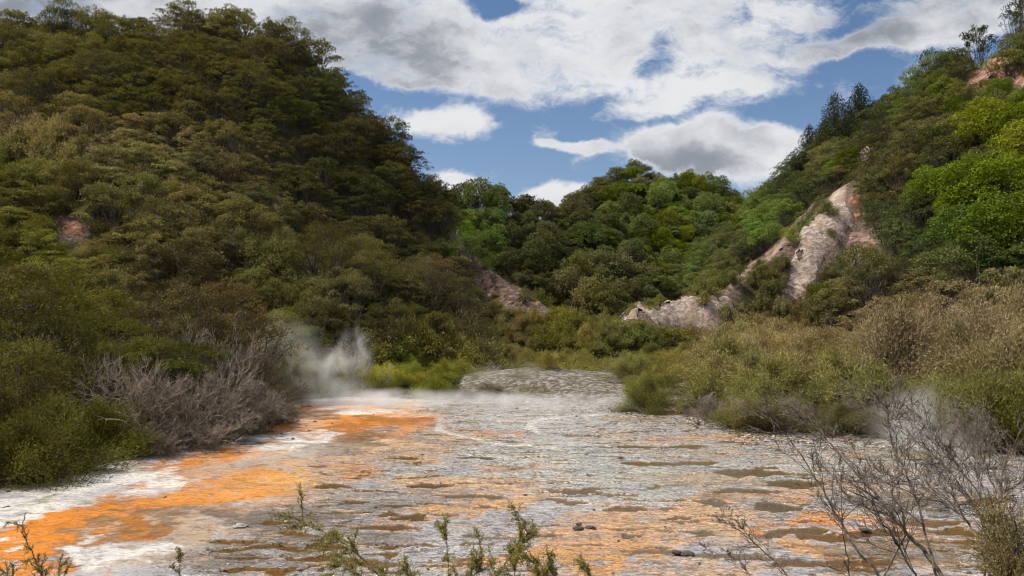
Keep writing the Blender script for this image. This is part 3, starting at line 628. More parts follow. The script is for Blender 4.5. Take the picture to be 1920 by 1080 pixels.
def shrub(seed, H=2.2, Rd=1.9, nb=210, per=36, leaf=(.13, .028), mat='shrub', lean=0.0):
    """a fine feathery bush: branchlets fan from the base and carry narrow leaves"""
    r = np.random.default_rng(seed); PP = []; DD = []; VV = []; TT = []; NN = []; tb = Tubes()
    nc = 17; cc = [(r.uniform(0, 6.283), r.uniform(.0, 1.45), r.uniform(.66, 1.1), r.random()) for _ in range(nc)]
    for i in range(nb):
        th0, ph0, len0, bv = cc[i % nc]
        th = th0 + r.normal() * .24; ph = np.clip(ph0 + r.normal() * .15, 0, 1.5)
        d = np.array([math.sin(ph) * math.cos(th), math.sin(ph) * math.sin(th), math.cos(ph)]); L = len0 * r.uniform(.75, 1.05)
        e = d * np.array([Rd, Rd, H]) * L + np.array([lean * H * .5, 0, .05 * H]); mid = e * .45 * np.array([.7, .7, 1.2])
        t = r.random(per) ** .45 * .62 + .42; p2 = (1 - t)[:, None] ** 2 * 0 + 2 * ((1 - t) * t)[:, None] * mid + (t ** 2)[:, None] * e
        spread = (.085 + .13 * np.minimum(1.1 - t, .5))[:, None] * H * .75
        PP.append(p2 + r.normal(size=(per, 3)) * spread); tang = unit(2 * (1 - t)[:, None] * mid + 2 * t[:, None] * (e - mid))
        DD.append(unit(tang + r.normal(size=(per, 3)) * .7 + np.array([0, 0, .1]))); VV.append(np.clip(.1 + .6 * bv + r.normal(size=per) * .15, 0, 1))
        NN.append(unit(d[None] * 1.0 + np.array([0, 0, .45]) + (PP[-1] - p2) / (np.abs(spread) + .01) * .45))
        TT.append(sm(t, .62, .95) * (r.random(per) < .7) * (.4 + .6 * r.random(per)))
        if i % 4 == 0: tt = np.linspace(0, .95, 6)[:, None]; tb.add(2 * (1 - tt) * tt * mid + tt ** 2 * e, .012 * H, .003 * H, 3)
    crown = leafmesh('foliage', np.concatenate(PP), np.concatenate(DD), leaf[0], leaf[1], np.concatenate(VV), np.concatenate(TT), M[mat], r, nrm=np.concatenate(NN))
    return crown, tb.mesh('stem', M['bark'])

def deadbush(seed, H=2.6, Rd=1.9, nst=11, mat='deadwood', fine=.010, levels=3, kids=(7, 6, 4), up=.5):
    """leafless: stems forking into a haze of twigs"""
    r = np.random.default_rng(seed); stems = Tubes(); tw = Tubes()
    def grow(p, d, L, rad, lv):
        n = 5 if lv < 2 else 3; q = p + d * L; pts = curve(p, q, r, n, .07, .02)
        (stems if lv == 0 else tw).add(pts, rad, max(rad * .45, fine * .5), 5 if lv == 0 else 3)
        if lv >= levels: return
        for k in range(kids[lv]):
            t = r.uniform(.25, 1.0); j = min(int(t * (n - 1)), n - 2); b = pts[j] + (pts[j + 1] - pts[j]) * (t * (n - 1) - j)
            nd = unit(d * 1.0 + r.normal(size=3) * .62 + np.array([0, 0, up * .35])); grow(b, nd, L * r.uniform(.38, .66), max(rad * .42, fine), lv + 1)
    for s_ in range(nst):
        th = s_ * 2.399 + r.uniform(-.4, .4); ph = r.uniform(.15, 1.15)
        d = unit(np.array([math.sin(ph) * math.cos(th) * Rd / H * 1.3, math.sin(ph) * math.sin(th) * Rd / H * 1.3, math.cos(ph)]))
        grow(np.array([r.normal() * .1, r.normal() * .1, -.2]), d, H * r.uniform(.5, .72), .012 * H, 0)
    return tw.mesh('twigs', M[mat]), stems.mesh('stem', M[mat])

def fern(seed):
    r = np.random.default_rng(seed); PP = []; DD = []; n = 0
    for k in range(16):
        th = k * 6.283 / 16 + r.normal() * .1; L = r.uniform(1.5, 2.0); t = np.linspace(.08, 1, 60)
        x = L * t; z = .75 * np.sin(t * 2.2) * L * .42 - .35 * t ** 3 * L; c = np.stack([x * math.cos(th), x * math.sin(th), z + 2.6], 1)
        for sgn in (-1, 1):
            sd_ = np.array([-math.sin(th), math.cos(th), -.15]) * sgn; PP.append(c); DD.append(np.tile(sd_, (60, 1)) + r.normal(size=(60, 3)) * .12 + np.array([math.cos(th), math.sin(th), 0]) * .3)
    P_ = np.concatenate(PP); crown = leafmesh('fronds', P_, np.concatenate(DD), .42, .12, r.random(len(P_)), r.random(len(P_)) * .3, M['fern'], r)
    tb = Tubes(); tb.add(curve((0, 0, -1.2), (0, 0, 2.65), r, 5, .02), .14, .10, 7); return crown, tb.mesh('trunk', M['bark'])

KIND = {
 'kanuka': [kanuka(10 + i, 2.3 + .4 * (i % 4), 2.0 - .15 * (i % 3), 34 + i, 120, (.16, .075), low=.08, flat=.22 + .07 * (i % 4), pr=(.15, .36), lean=((i % 5) - 2) * .12) for i in range(10)],
 'kanuka_near': [kanuka(30 + i, 4.9, 2.6, 44, 310, (.15, .046), low=.36, flat=.36, pr=(.15, .34)) for i in range(5)],
 'forest': [broad(50 + i, 6.0, 2.7, 18 + 2 * i, 120, (.34, .22), 'kanuka', tipf=.3) for i in range(4)] + [kanuka(60 + i, 5.0, 2.8, 20, 110, (.32, .16), low=.3, flat=.34) for i in range(3)],
 'broad': [broad(70 + i, 5.6, 2.6, 19, 300, (.21, .13)) for i in range(5)],
 'cone': [broad(80 + i, 8.0, 3.0, 60, 190, (.26, .12), 'kanuka', 'cone', .2) for i in range(3)],
 'shrub': [shrub(90 + i, 1.75, 2.0 + .1 * i, 230, 32, (.15, .046)) for i in range(6)],
 'shrub_near': [shrub(100 + i, 2.3, 2.35, 460, 56, (.115, .029)) for i in range(4)],
 'scrub': [shrub(140 + i, 1.7, 1.7, 70, 26, (.20, .075)) for i in range(6)],
 'dead': [deadbush(110 + i, kids=(8, 6, 5)) for i in range(5)],
 'gaunt': [deadbush(120 + i, 3.2, 1.2, 4, 'palewood', .012, 2, (7, 5, 3), .9) for i in range(3)],
 'fern': [fern(130 + i) for i in range(2)],
}
COUNT = {}
def plant(kind, name, x, y, s, colr, tip, label, cat, group, z=None, sz=None, rot=None, sink=0.0, variant=None):
    r = rng; ms = KIND[kind]; crown, trunk = ms[int(r.integers(len(ms))) if variant is None else variant % len(ms)]
    e = link(name, None, None, (float(x), float(y), float(hgt(x, y) if z is None else z) - sink))
    e.rotation_euler = (0, 0, float(r.uniform(0, 6.283) if rot is None else rot)); e.scale = (s, s, s * (sz or 1)); e.empty_display_size = .3
    tag(e, label, cat, group)
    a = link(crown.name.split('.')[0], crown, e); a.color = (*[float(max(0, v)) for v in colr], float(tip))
    b = link(trunk.name.split('.')[0], trunk, e)
    return e
# ---------------------------------------------------------------- what grows where: foliage colours read off the photograph
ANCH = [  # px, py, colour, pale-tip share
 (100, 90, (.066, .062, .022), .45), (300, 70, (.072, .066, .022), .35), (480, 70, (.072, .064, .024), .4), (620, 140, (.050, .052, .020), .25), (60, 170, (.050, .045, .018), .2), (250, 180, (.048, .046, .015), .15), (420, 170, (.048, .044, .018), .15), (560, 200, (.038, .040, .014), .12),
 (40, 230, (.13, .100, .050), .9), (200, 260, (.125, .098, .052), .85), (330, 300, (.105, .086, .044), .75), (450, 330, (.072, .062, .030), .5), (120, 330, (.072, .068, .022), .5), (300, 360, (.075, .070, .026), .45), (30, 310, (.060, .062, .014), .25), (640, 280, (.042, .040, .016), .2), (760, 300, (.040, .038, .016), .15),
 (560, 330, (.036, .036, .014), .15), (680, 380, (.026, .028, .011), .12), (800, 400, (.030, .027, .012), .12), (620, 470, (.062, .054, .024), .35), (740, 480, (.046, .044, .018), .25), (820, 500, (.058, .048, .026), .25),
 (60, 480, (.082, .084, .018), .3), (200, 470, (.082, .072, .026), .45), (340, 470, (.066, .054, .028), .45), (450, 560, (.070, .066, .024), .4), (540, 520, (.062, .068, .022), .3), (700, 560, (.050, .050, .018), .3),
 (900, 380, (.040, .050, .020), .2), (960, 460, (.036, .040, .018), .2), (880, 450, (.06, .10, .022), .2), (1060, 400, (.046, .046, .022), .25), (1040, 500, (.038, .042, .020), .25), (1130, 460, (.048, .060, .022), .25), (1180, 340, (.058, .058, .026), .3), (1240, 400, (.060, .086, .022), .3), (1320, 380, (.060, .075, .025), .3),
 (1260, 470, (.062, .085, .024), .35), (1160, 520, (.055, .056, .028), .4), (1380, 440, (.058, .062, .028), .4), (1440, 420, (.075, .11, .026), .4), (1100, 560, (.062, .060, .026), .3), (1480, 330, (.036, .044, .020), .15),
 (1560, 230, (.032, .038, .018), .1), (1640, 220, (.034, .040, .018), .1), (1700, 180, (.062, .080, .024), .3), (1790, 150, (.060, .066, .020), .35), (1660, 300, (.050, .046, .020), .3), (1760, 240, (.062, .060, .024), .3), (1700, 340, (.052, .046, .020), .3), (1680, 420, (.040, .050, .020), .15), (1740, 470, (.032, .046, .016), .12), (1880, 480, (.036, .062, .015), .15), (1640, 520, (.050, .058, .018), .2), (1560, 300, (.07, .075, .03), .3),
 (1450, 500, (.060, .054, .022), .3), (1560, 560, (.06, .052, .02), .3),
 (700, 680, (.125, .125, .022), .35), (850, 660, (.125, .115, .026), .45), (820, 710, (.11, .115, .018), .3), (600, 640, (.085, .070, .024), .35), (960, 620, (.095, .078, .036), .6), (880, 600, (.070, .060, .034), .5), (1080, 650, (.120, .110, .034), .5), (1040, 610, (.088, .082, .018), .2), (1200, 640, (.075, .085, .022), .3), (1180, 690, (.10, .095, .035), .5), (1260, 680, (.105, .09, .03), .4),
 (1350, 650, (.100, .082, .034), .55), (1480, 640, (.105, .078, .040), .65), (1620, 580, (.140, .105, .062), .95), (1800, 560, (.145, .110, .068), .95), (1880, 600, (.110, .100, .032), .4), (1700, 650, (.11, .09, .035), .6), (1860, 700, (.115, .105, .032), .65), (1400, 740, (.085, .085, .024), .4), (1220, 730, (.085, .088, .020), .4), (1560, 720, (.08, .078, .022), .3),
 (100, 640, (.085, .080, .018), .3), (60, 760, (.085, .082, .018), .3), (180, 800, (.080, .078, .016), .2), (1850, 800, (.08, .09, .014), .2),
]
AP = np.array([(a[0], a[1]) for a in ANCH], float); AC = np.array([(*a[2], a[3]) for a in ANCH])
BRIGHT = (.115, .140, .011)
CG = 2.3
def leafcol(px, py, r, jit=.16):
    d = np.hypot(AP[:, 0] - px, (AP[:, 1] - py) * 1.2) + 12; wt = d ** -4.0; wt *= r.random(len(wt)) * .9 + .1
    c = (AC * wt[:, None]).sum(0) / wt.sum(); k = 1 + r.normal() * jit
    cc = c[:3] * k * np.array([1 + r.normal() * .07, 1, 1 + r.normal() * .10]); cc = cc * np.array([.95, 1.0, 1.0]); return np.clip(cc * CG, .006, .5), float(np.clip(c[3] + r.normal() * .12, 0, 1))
def in_rock(px, py, Y, top, wd):
    if Y < 54 or rng.random() < .06: return False
    for k, (pl, c) in enumerate(ROCKS):
        if inpoly(px, py, pl) or inpoly(px, py - top * .5, pl) or (wd > 40 and (inpoly(px - wd * .35, py - top * .5, pl) or inpoly(px + wd * .35, py - top * .5, pl))): return True
    return False
def jgrid(x0, x1, y0, y1, s, r, jit=.42):
    xs = np.arange(x0, x1, s); ys = np.arange(y0, y1, s * .87); out = []
    for j, y in enumerate(ys):
        xx = xs + (s / 2 if j % 2 else 0); out.append(np.stack([xx + r.normal(size=len(xx)) * s * jit * .6, np.full(len(xx), y) + r.normal(size=len(xx)) * s * jit * .6], 1))
    return np.concatenate(out)

# ---- words for labels
def hue_word(c):
    r_, g_, b_ = c; lum = .3 * r_ + .6 * g_ + .1 * b_
    if g_ > r_ * 1.25: return 'bright green' if lum > .075 else 'dark green'
    if b_ > .45 * r_ and lum > .075: return 'straw brown'
    if lum < .040: return 'blackish olive'
    if r_ > g_ * 1.16: return 'brownish olive' if lum < .075 else 'tawny brown'
    return 'dark olive' if lum < .058 else ('olive green' if lum < .085 else 'yellow green')
PLACE = [(40, 70, 'on the crest of the big left hill'), (200, 60, 'on the crest of the big left hill'), (340, 50, 'on the rounded summit of the left hill'), (470, 60, 'on the rounded summit of the left hill'), (600, 130, 'on the right shoulder of the left hill'), (700, 240, 'on the left hill\'s right edge'), (790, 360, 'at the left hill\'s steep foot'),
 (80, 150, 'just under the crest of the left hill'), (300, 150, 'just under the left hill\'s summit'), (460, 160, 'just under the left hill\'s summit'), (40, 250, 'on the pale upper spur at the left'), (200, 270, 'along the pale spur of the left hill'), (330, 310, 'along the pale spur of the left hill'), (450, 360, 'on the lower spur of the left hill'), (100, 360, 'above the red scar on the left hill'), (260, 380, 'right of the red scar on the left hill'), (560, 260, 'in the dark hollow of the left hill'), (640, 330, 'in the dark hollow of the left hill'), (540, 380, 'by the bare brown streak on the left hill'), (720, 400, 'low on the shaded flank of the left hill'),
 (560, 450, 'at the foot of the left hill'), (680, 470, 'at the foot of the left hill'), (800, 500, 'beside the slipped brown spur'), (60, 500, 'on the slope above the dead thicket'), (250, 500, 'on the slope above the dead thicket'), (430, 500, 'behind the steam on the left slope'),
 (880, 380, 'on the left end of the far skyline'), (950, 370, 'on the middle of the far skyline'), (1060, 400, 'in the dip of the far skyline'), (1160, 330, 'on the left shoulder of the far knoll'), (1240, 320, 'on top of the far knoll'), (1330, 360, 'on the right shoulder of the far knoll'), (900, 450, 'above the slipped brown spur'), (980, 460, 'on the shaded far slope'), (1060, 480, 'on the shaded far slope'), (1000, 540, 'low on the far slope above the spur'), (1150, 430, 'halfway up the far knoll'), (1250, 420, 'halfway up the far knoll'), (1330, 440, 'halfway up the far knoll'), (1160, 520, 'in the gully at the valley head'), (1260, 500, 'in the gully at the valley head'), (1400, 420, 'above the low white cliffs'), (1460, 360, 'on the right ridge left of the conifers'),
 (1540, 300, 'under the tall conifers on the right ridge'), (1640, 240, 'under the tall conifers on the right ridge'), (1720, 180, 'on the right ridge above the conifers'), (1800, 120, 'high on the right ridge line'), (1900, 60, 'at the top of the right ridge'), (1700, 300, 'on the right hill above the white cliff'), (1800, 240, 'on the right hill below the red bluff'), (1890, 250, 'on the right hill below the red bluff'), (1700, 400, 'right of the white cliff'), (1780, 460, 'on the lower right hill'), (1880, 400, 'on the lower right hill'), (1450, 480, 'along the crest of the low white cliffs'), (1350, 530, 'along the crest of the low white cliffs'), (1560, 540, 'at the foot of the white cliff'),
 (620, 640, 'behind the steam plume'), (740, 680, 'on the far left bank of the pool'), (880, 690, 'left of the bare sinter mound'), (820, 620, 'under the slipped brown spur'), (960, 640, 'behind the bare sinter mound'), (1080, 660, 'behind the bare sinter mound'), (1060, 610, 'at the mouth of the valley'), (1010, 570, 'on the slipped brown spur'), (930, 530, 'on the upper end of the brown spur'), (1120, 605, 'right of the valley mouth'), (1200, 580, 'above the left end of the low cliffs'), (1270, 560, 'above the middle of the low cliffs'), (1220, 640, 'in front of the low white cliffs'), (1200, 700, 'right of the bare sinter mound'), (1340, 660, 'in front of the low white cliffs'), (1460, 620, 'below the white cliff'), (1480, 700, 'on the right bank of the pool'), (1620, 700, 'on the right bank of the pool'), (1600, 600, 'behind the right bank of the pool'), (1780, 600, 'behind the right bank of the pool'), (1880, 700, 'at the right end of the bank'), (1350, 740, 'at the water\'s edge on the right bank'), (200, 620, 'behind the dead thicket on the left bank'), (450, 620, 'beside the steam on the left bank')]
PPX = np.array([(a[0], a[1]) for a in PLACE], float)
def place_word(px, py): return PLACE[int(np.argmin(np.hypot(PPX[:, 0] - px, PPX[:, 1] - py)))][2]
def size_word(w_): return 'small' if w_ < 28 else ('middling' if w_ < 46 else 'broad')

MADE = []
LEFT = []   # what is over the limit of a kind goes into one mass: kind, x, y, z, s, colour, tip
def grow_field(cands, kind, name, cat, size, group, keep=300, szr=(.85, 1.15), mesh_w=4.2, mesh_h=4.0, colfn=None, sink=.1, noun=None):
    """cands: x, y ; picks those seen, the largest as things, the rest into the mass"""
    r = rng; rows = []
    for (x, y) in cands:
        z = float(hgt(x, y)); s = size * r.uniform(*szr); px, py = to_px(x, y, z)
        if name == 'manuka_shrub' and 640 < px < 1330: s *= .58 if y > 46 else .66
        top = mesh_h * s * F / y; wd = mesh_w * s * F / y
        if px < -420 or px > 2350 or in_rock(px, py, y, top, wd): continue
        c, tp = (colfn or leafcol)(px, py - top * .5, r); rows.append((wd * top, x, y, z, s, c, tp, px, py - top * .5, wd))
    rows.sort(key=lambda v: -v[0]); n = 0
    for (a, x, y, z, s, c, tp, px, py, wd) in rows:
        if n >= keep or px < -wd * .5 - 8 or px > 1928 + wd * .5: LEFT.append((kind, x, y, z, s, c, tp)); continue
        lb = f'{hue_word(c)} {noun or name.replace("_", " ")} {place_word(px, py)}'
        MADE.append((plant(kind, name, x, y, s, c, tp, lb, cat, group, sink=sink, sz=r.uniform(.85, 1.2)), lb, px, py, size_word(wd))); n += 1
    COUNT[name] = COUNT.get(name, 0) + n

ORD = ['leftmost', 'second from left', 'third from left', 'fourth from left', 'fifth from left', 'sixth from left', 'seventh from left', 'eighth from left', 'ninth from left', 'tenth from left', 'eleventh from left', 'twelfth from left']
def tell_apart():
    by = {}
    for m in MADE: by.setdefault(m[1], []).append(m)
    for lb, ms in by.items():
        if len(ms) == 1: ms[0][0]['label'] = ms[0][4] + ' ' + lb; continue
        ms.sort(key=lambda m: m[3]); nr = min(5, max(1, math.ceil(len(ms) / 6))) if len(ms) <= 50 else 7
        names = {1: [''], 2: ['upper,', 'lower,'], 3: ['top,', 'middle,', 'bottom,'], 4: ['top,', 'upper,', 'lower,', 'bottom,'], 5: ['top,', 'upper,', 'middle,', 'lower,', 'bottom,'], 7: ['topmost,', 'top,', 'upper,', 'middle,', 'lower,', 'bottom,', 'lowest,']}[nr]
        for k, row in enumerate(np.array_split(np.arange(len(ms)), nr)):
            for j, i in enumerate(sorted(row, key=lambda i: ms[i][2])):
                t_ = f'{lb}, {names[k]} {ORD[min(j, 11)]}'.replace('  ', ' ')
                while len(t_.split()) > 15 and ' the ' in t_: t_ = t_.replace(' the ', ' ', 1)
                ms[i][0]['label'] = t_
r = rng
def sel(c, f):
    z = hgt(c[:, 0], c[:, 1]); px, py = to_px(c[:, 0], c[:, 1], z); vis = visible(c[:, 0], c[:, 1], z + 3.5, .2)
    zz, who, pdn = height(c[:, 0], c[:, 1], True); m = vis & (px > -420) & (px < 2350) & f(c[:, 0], c[:, 1], px, py, who, pdn); return c[m]
A_, A2, AS, B1, B2, C_, C2, C3 = range(1, 9)
# left hill
c = sel(jgrid(-90, -2, 50, 112, 2.2, r), lambda x, y, px, py, who, pdn: np.isin(who, (A_,)) & (y > 52))
big = r.random(len(c)) < .0
grow_field(c, 'kanuka', 'kanuka_tree', 'tree', 1.0, 'kanuka trees covering the left hill', 300, (.6, 1.25))
c = sel(jgrid(-90, -2, 48, 80, 1.1, r), lambda x, y, px, py, who, pdn: np.isin(who, (A2,)) & (y > 48))
k_ = rng.random(len(c)) < .10
grow_field(c[k_], 'kanuka', 'kanuka_tree', 'tree', .95, 'kanuka trees scattered over the pale spur', 20, (.6, 1.2))
grow_field(c[~k_], 'scrub', 'hillside_shrub', 'shrub', .92, 'pale shrubs of the left hill spur', 300, (.55, 1.5), 3.4, 1.8)
# far hills
c = sel(jgrid(-40, 60, 74, 210, 3.5, r), lambda x, y, px, py, who, pdn: np.isin(who, (B1, B2)) | ((who == 0) & (y > 112)) | (np.isin(who, (A_, A2)) & (y > 112)))
def farcol(px, py, r):
    cc, t = leafcol(px, py, r, .22)
    if (px > 1130 and r.random() < .17) or r.random() < .04: return np.array(BRIGHT) * 1.4 * r.uniform(.5, .95) * np.array([r.uniform(.85, 1.05), 1, 1]), .4
    return cc, t
grow_field(c, 'forest', 'forest_tree', 'tree', .88, 'forest trees of the far hills', 290, (.62, 1.2), 5.2, 6.0, farcol, .4)
# right hill
c = sel(jgrid(10, 100, 56, 165, 2.25, r), lambda x, y, px, py, who, pdn: (np.isin(who, (C_, C3)) | ((who == C2) & (px > 1630))) & (y > 58))
isb = np.array([(px_ > 1740 and 180 < py_ < 540 and rng.random() < .38) or rng.random() < .05 for px_, py_ in zip(*to_px(c[:, 0], c[:, 1], hgt(c[:, 0], c[:, 1])))])
grow_field(c[~isb], 'kanuka', 'hillside_tree', 'tree', 1.15, 'olive trees covering the right hill', 300, (.6, 1.2))
def brcol(px, py, r):
    k = 1.4 * (r.uniform(.55, 1.0) if (py < 420 and px > 1740) else r.uniform(.35, .8)); return np.array(BRIGHT) * k * np.array([r.uniform(.75, 1.05), 1, 1]), .45
grow_field(c[isb], 'broad', 'broadleaf_tree', 'tree', .82, 'bright broadleaf trees on the right hill', 120, (.45, 1.0), 5, 5.6, brcol, .5)
# low scrub on the spurs with the bare faces
c = sel(jgrid(-12, 48, 58, 96, .95, r), lambda x, y, px, py, who, pdn: np.isin(who, (AS, C2)))
def spurcol(px, py, r):
    cc, t = leafcol(px, py, r); return cc * np.array([1.0, 1.0, .85]), t * .7
grow_field(c, 'scrub', 'spur_shrub', 'shrub', .62, 'low shrubs on the spurs above the bare faces', 290, (.6, 1.6), 3.4, 1.8, spurcol, .05)
# valley floor
c = sel(jgrid(-44, 62, 27, 76, 1.75, r), lambda x, y, px, py, who, pdn: ((who == 0) | (y < 66)) & (pdn < -.9) & ~((px > 880) & (px < 1150) & (py > 690)) & (py < 800) & ~((px < 560) & (y < 40)))
def flcol(px, py, r):
    c, t = leafcol(px, py, r, .24); return c * 1.1, t * (.55 if px < 1330 else .9)
grow_field(c, 'shrub', 'manuka_shrub', 'shrub', .78, 'manuka shrubs on the valley floor', 240, (.45, 1.6), 3.8, 1.8, flcol, .05)
# scatter of bright broad shrubs and kanuka at the foot of the left hill, trunks showing
for (px_, Y, s) in [(585, 53, 1.05), (640, 55, 1.15), (700, 57, 1.1), (745, 54, 1.0), (800, 58, 1.05), (850, 60, .95), (610, 58, 1.2), (680, 61, 1.2), (770, 62, 1.1), (905, 60, .7), (560, 50, .85), (520, 51, 1.0)]:
    x = (px_ - 960) / F * Y; cc, tp = leafcol(px_, 500, r); lb = f'{hue_word(cc)} flat-topped tree with forked trunk at the left hill foot'; MADE.append((plant('kanuka_near', 'umbrella_tree', x, Y, s * .86, cc, tp, lb, 'tree', 'flat-topped trees in a row at the left hill foot', sink=.2), lb, px_, 500, 'broad'))

# ---- named, larger plants
def put(kind, name, px, Y, s, colr, tip, label, cat, group=None, sz=None, rot=None, variant=None, sink=.1, z=None):
    return plant(kind, name, (px - 960) / F * Y, Y, s, np.array(colr) * HG_ * rng.uniform(.65, 1.3) * np.array([rng.uniform(.92, 1.08), 1, rng.uniform(.9, 1.2)]), min(1, tip * rng.uniform(.35, 1.1)), label, cat, group, z=z, sz=sz, rot=rot, variant=variant, sink=sink)
HG_ = 1.55
OL, YG, BR, ST, DKG = (.066, .060, .022), (.085, .088, .017), (.072, .060, .028), (.135, .100, .055), (.040, .050, .016)
# left bank, back to front
for (px, Y, s, sz, cc, tp, lb) in [
 (20, 33, 1.25, 1.0, YG, .3, 'tall yellow green tree at the left edge above the thicket'), (130, 36, 1.2, .95, (.082, .084, .018), .35, 'yellow green tree under the red scar of the left hill'), (-60, 29, 1.3, 1.0, OL, .35, 'dark leaning tree cut by the left edge'),
 (235, 37, 1.05, .95, (.088, .068, .030), .65, 'rusty topped tree right of the red scar'), (330, 34, 1.12, .92, (.060, .048, .028), .6, 'brown domed tree with dark forked stems beside the dead thicket'), (405, 37, 1.15, 1.0, (.070, .055, .026), .6, 'tall rust brown umbrella tree over the left bank'), (450, 39, 1.0, .95, (.075, .062, .028), .6, 'pale topped umbrella tree left of the steam'),
 (180, 31, .95, .85, (.062, .070, .016), .15, 'dark green spreading tree behind the dead thicket'), (80, 28, .9, .9, (.060, .062, .018), .2, 'shadowed tree above the left bank bushes'), (270, 30, .8, .8, (.050, .056, .014), .15, 'low dark green tree over the grey thicket'), (500, 43, .9, .9, (.062, .066, .022), .35, 'green topped tree just left of the steam plume'), (370, 31, .75, .85, (.066, .074, .016), .15, 'fresh green low tree with dark stems left of the steam'), (-20, 24.5, .85, .9, (.075, .075, .02), .3, 'olive tree overhanging the left edge of the bank')]:
    put('kanuka_near', 'kanuka_tree', px, Y, s, cc, tp, lb, 'tree', sz=sz)
put('broad', 'broadleaf_tree', 492, 42, .50, (.075, .12, .020), .4, 'fresh green broadleaf bush poking between umbrella trees left of steam', 'tree')
for (px, Y, s, sz, cc, tp, lb) in [
 (40, 21.6, .85, 1.0, (.075, .076, .015), .2, 'yellow green bush at the bottom of the left bank'), (-40, 22.5, 1.1, 1.1, (.08, .075, .02), .3, 'olive bush cut by the left edge of the bank'), (110, 23.5, .95, .95, (.070, .074, .014), .2, 'green bush in front of the white forked branch'), (185, 25.5, .85, .9, (.085, .088, .014), .2, 'bright yellow green bush beside the grey thicket'), (20, 26, 1.2, 1.1, (.082, .076, .020), .35, 'tawny green bush behind the left bank bushes'),
 (120, 28, 1.1, 1.0, (.080, .080, .018), .35, 'feathery olive bush behind the white forked branch'), (240, 30, 1.0, 1.0, (.072, .060, .03), .5, 'brown feathery bush behind the grey thicket'), (500, 34, .55, .8, (.06, .058, .016), .1, 'low dark green tuft under the grey thicket by the pool'), (455, 31, .5, .7, (.062, .056, .02), .1, 'low olive tuft under the grey thicket at the mat edge')]:
    put('shrub_near', 'manuka_shrub', px, Y, s, cc, tp, lb, 'shrub', sz=sz)
GR, GR2 = (.2, .2, .2), (.2, .2, .2)
for (px, Y, s, sz, lb) in [(250, 27.6, 1.10, 1.25, 'tallest grey leafless bush of the left bank thicket'), (320, 28.2, 1.0, 1.1, 'dense grey leafless bush in the middle of the thicket'), (395, 29.4, 1.0, 1.05, 'mauve grey leafless bush right of the thicket middle'), (455, 31.0, .9, 1.0, 'grey leafless bush leaning out over the orange mat'), (500, 33.5, .85, .95, 'outermost grey leafless bush at the right tip of the thicket'),
    (360, 27.4, .8, .75, 'low grey leafless bush at the front of the thicket'), (285, 26.4, .75, .75, 'low brown leafless bush at the thicket\'s front edge'), (430, 28.9, .7, .75, 'small tangled leafless bush at the pool edge'), (420, 33, 1.2, 1.3, 'tall brown leafless bush behind the thicket'), (340, 32.5, 1.1, 1.35, 'pale brown leafless bush above the thicket'), (200, 29.5, .9, 1.0, 'grey leafless bush at the left end of the thicket'), (470, 37, 1.1, 1.3, 'leafless brown tree top beside the steam'), (230, 25.8, .55, .6, 'low twiggy dead bush by the yellow green bush'), (150, 24.2, .5, .6, 'low dead bush among the left bank greens'), (530, 36.5, .6, .7, 'small leafless bush where the pool meets the steam')]:
    put('dead', 'dead_shrub', px, Y, s, GR, 0, lb, 'dead shrub', sz=sz)
for (px, Y, s, lb) in [(175, 27.4, .95, 'white dead tree with forked branches in the left bank'), (85, 24.2, .55, 'small pale dead branchwork among left bank bushes'), (655, 47.5, .95, 'thin white dead stems standing in the steam plume'), (672, 46.5, .8, 'pale dead sapling at the right side of the steam'), (300, 33, 1.1, 'pale dead tree rising out of the brown domed tree'), (720, 47, .55, 'short grey snag on the far left bank'), (420, 30.5, .95, 'pale sprawling dead branches above the thicket'), (60, 30, 1.1, 'pale dead boughs in the shade of the left slope')]:
    put('gaunt', 'dead_tree', px, Y, s, GR, 0, lb, 'dead tree')
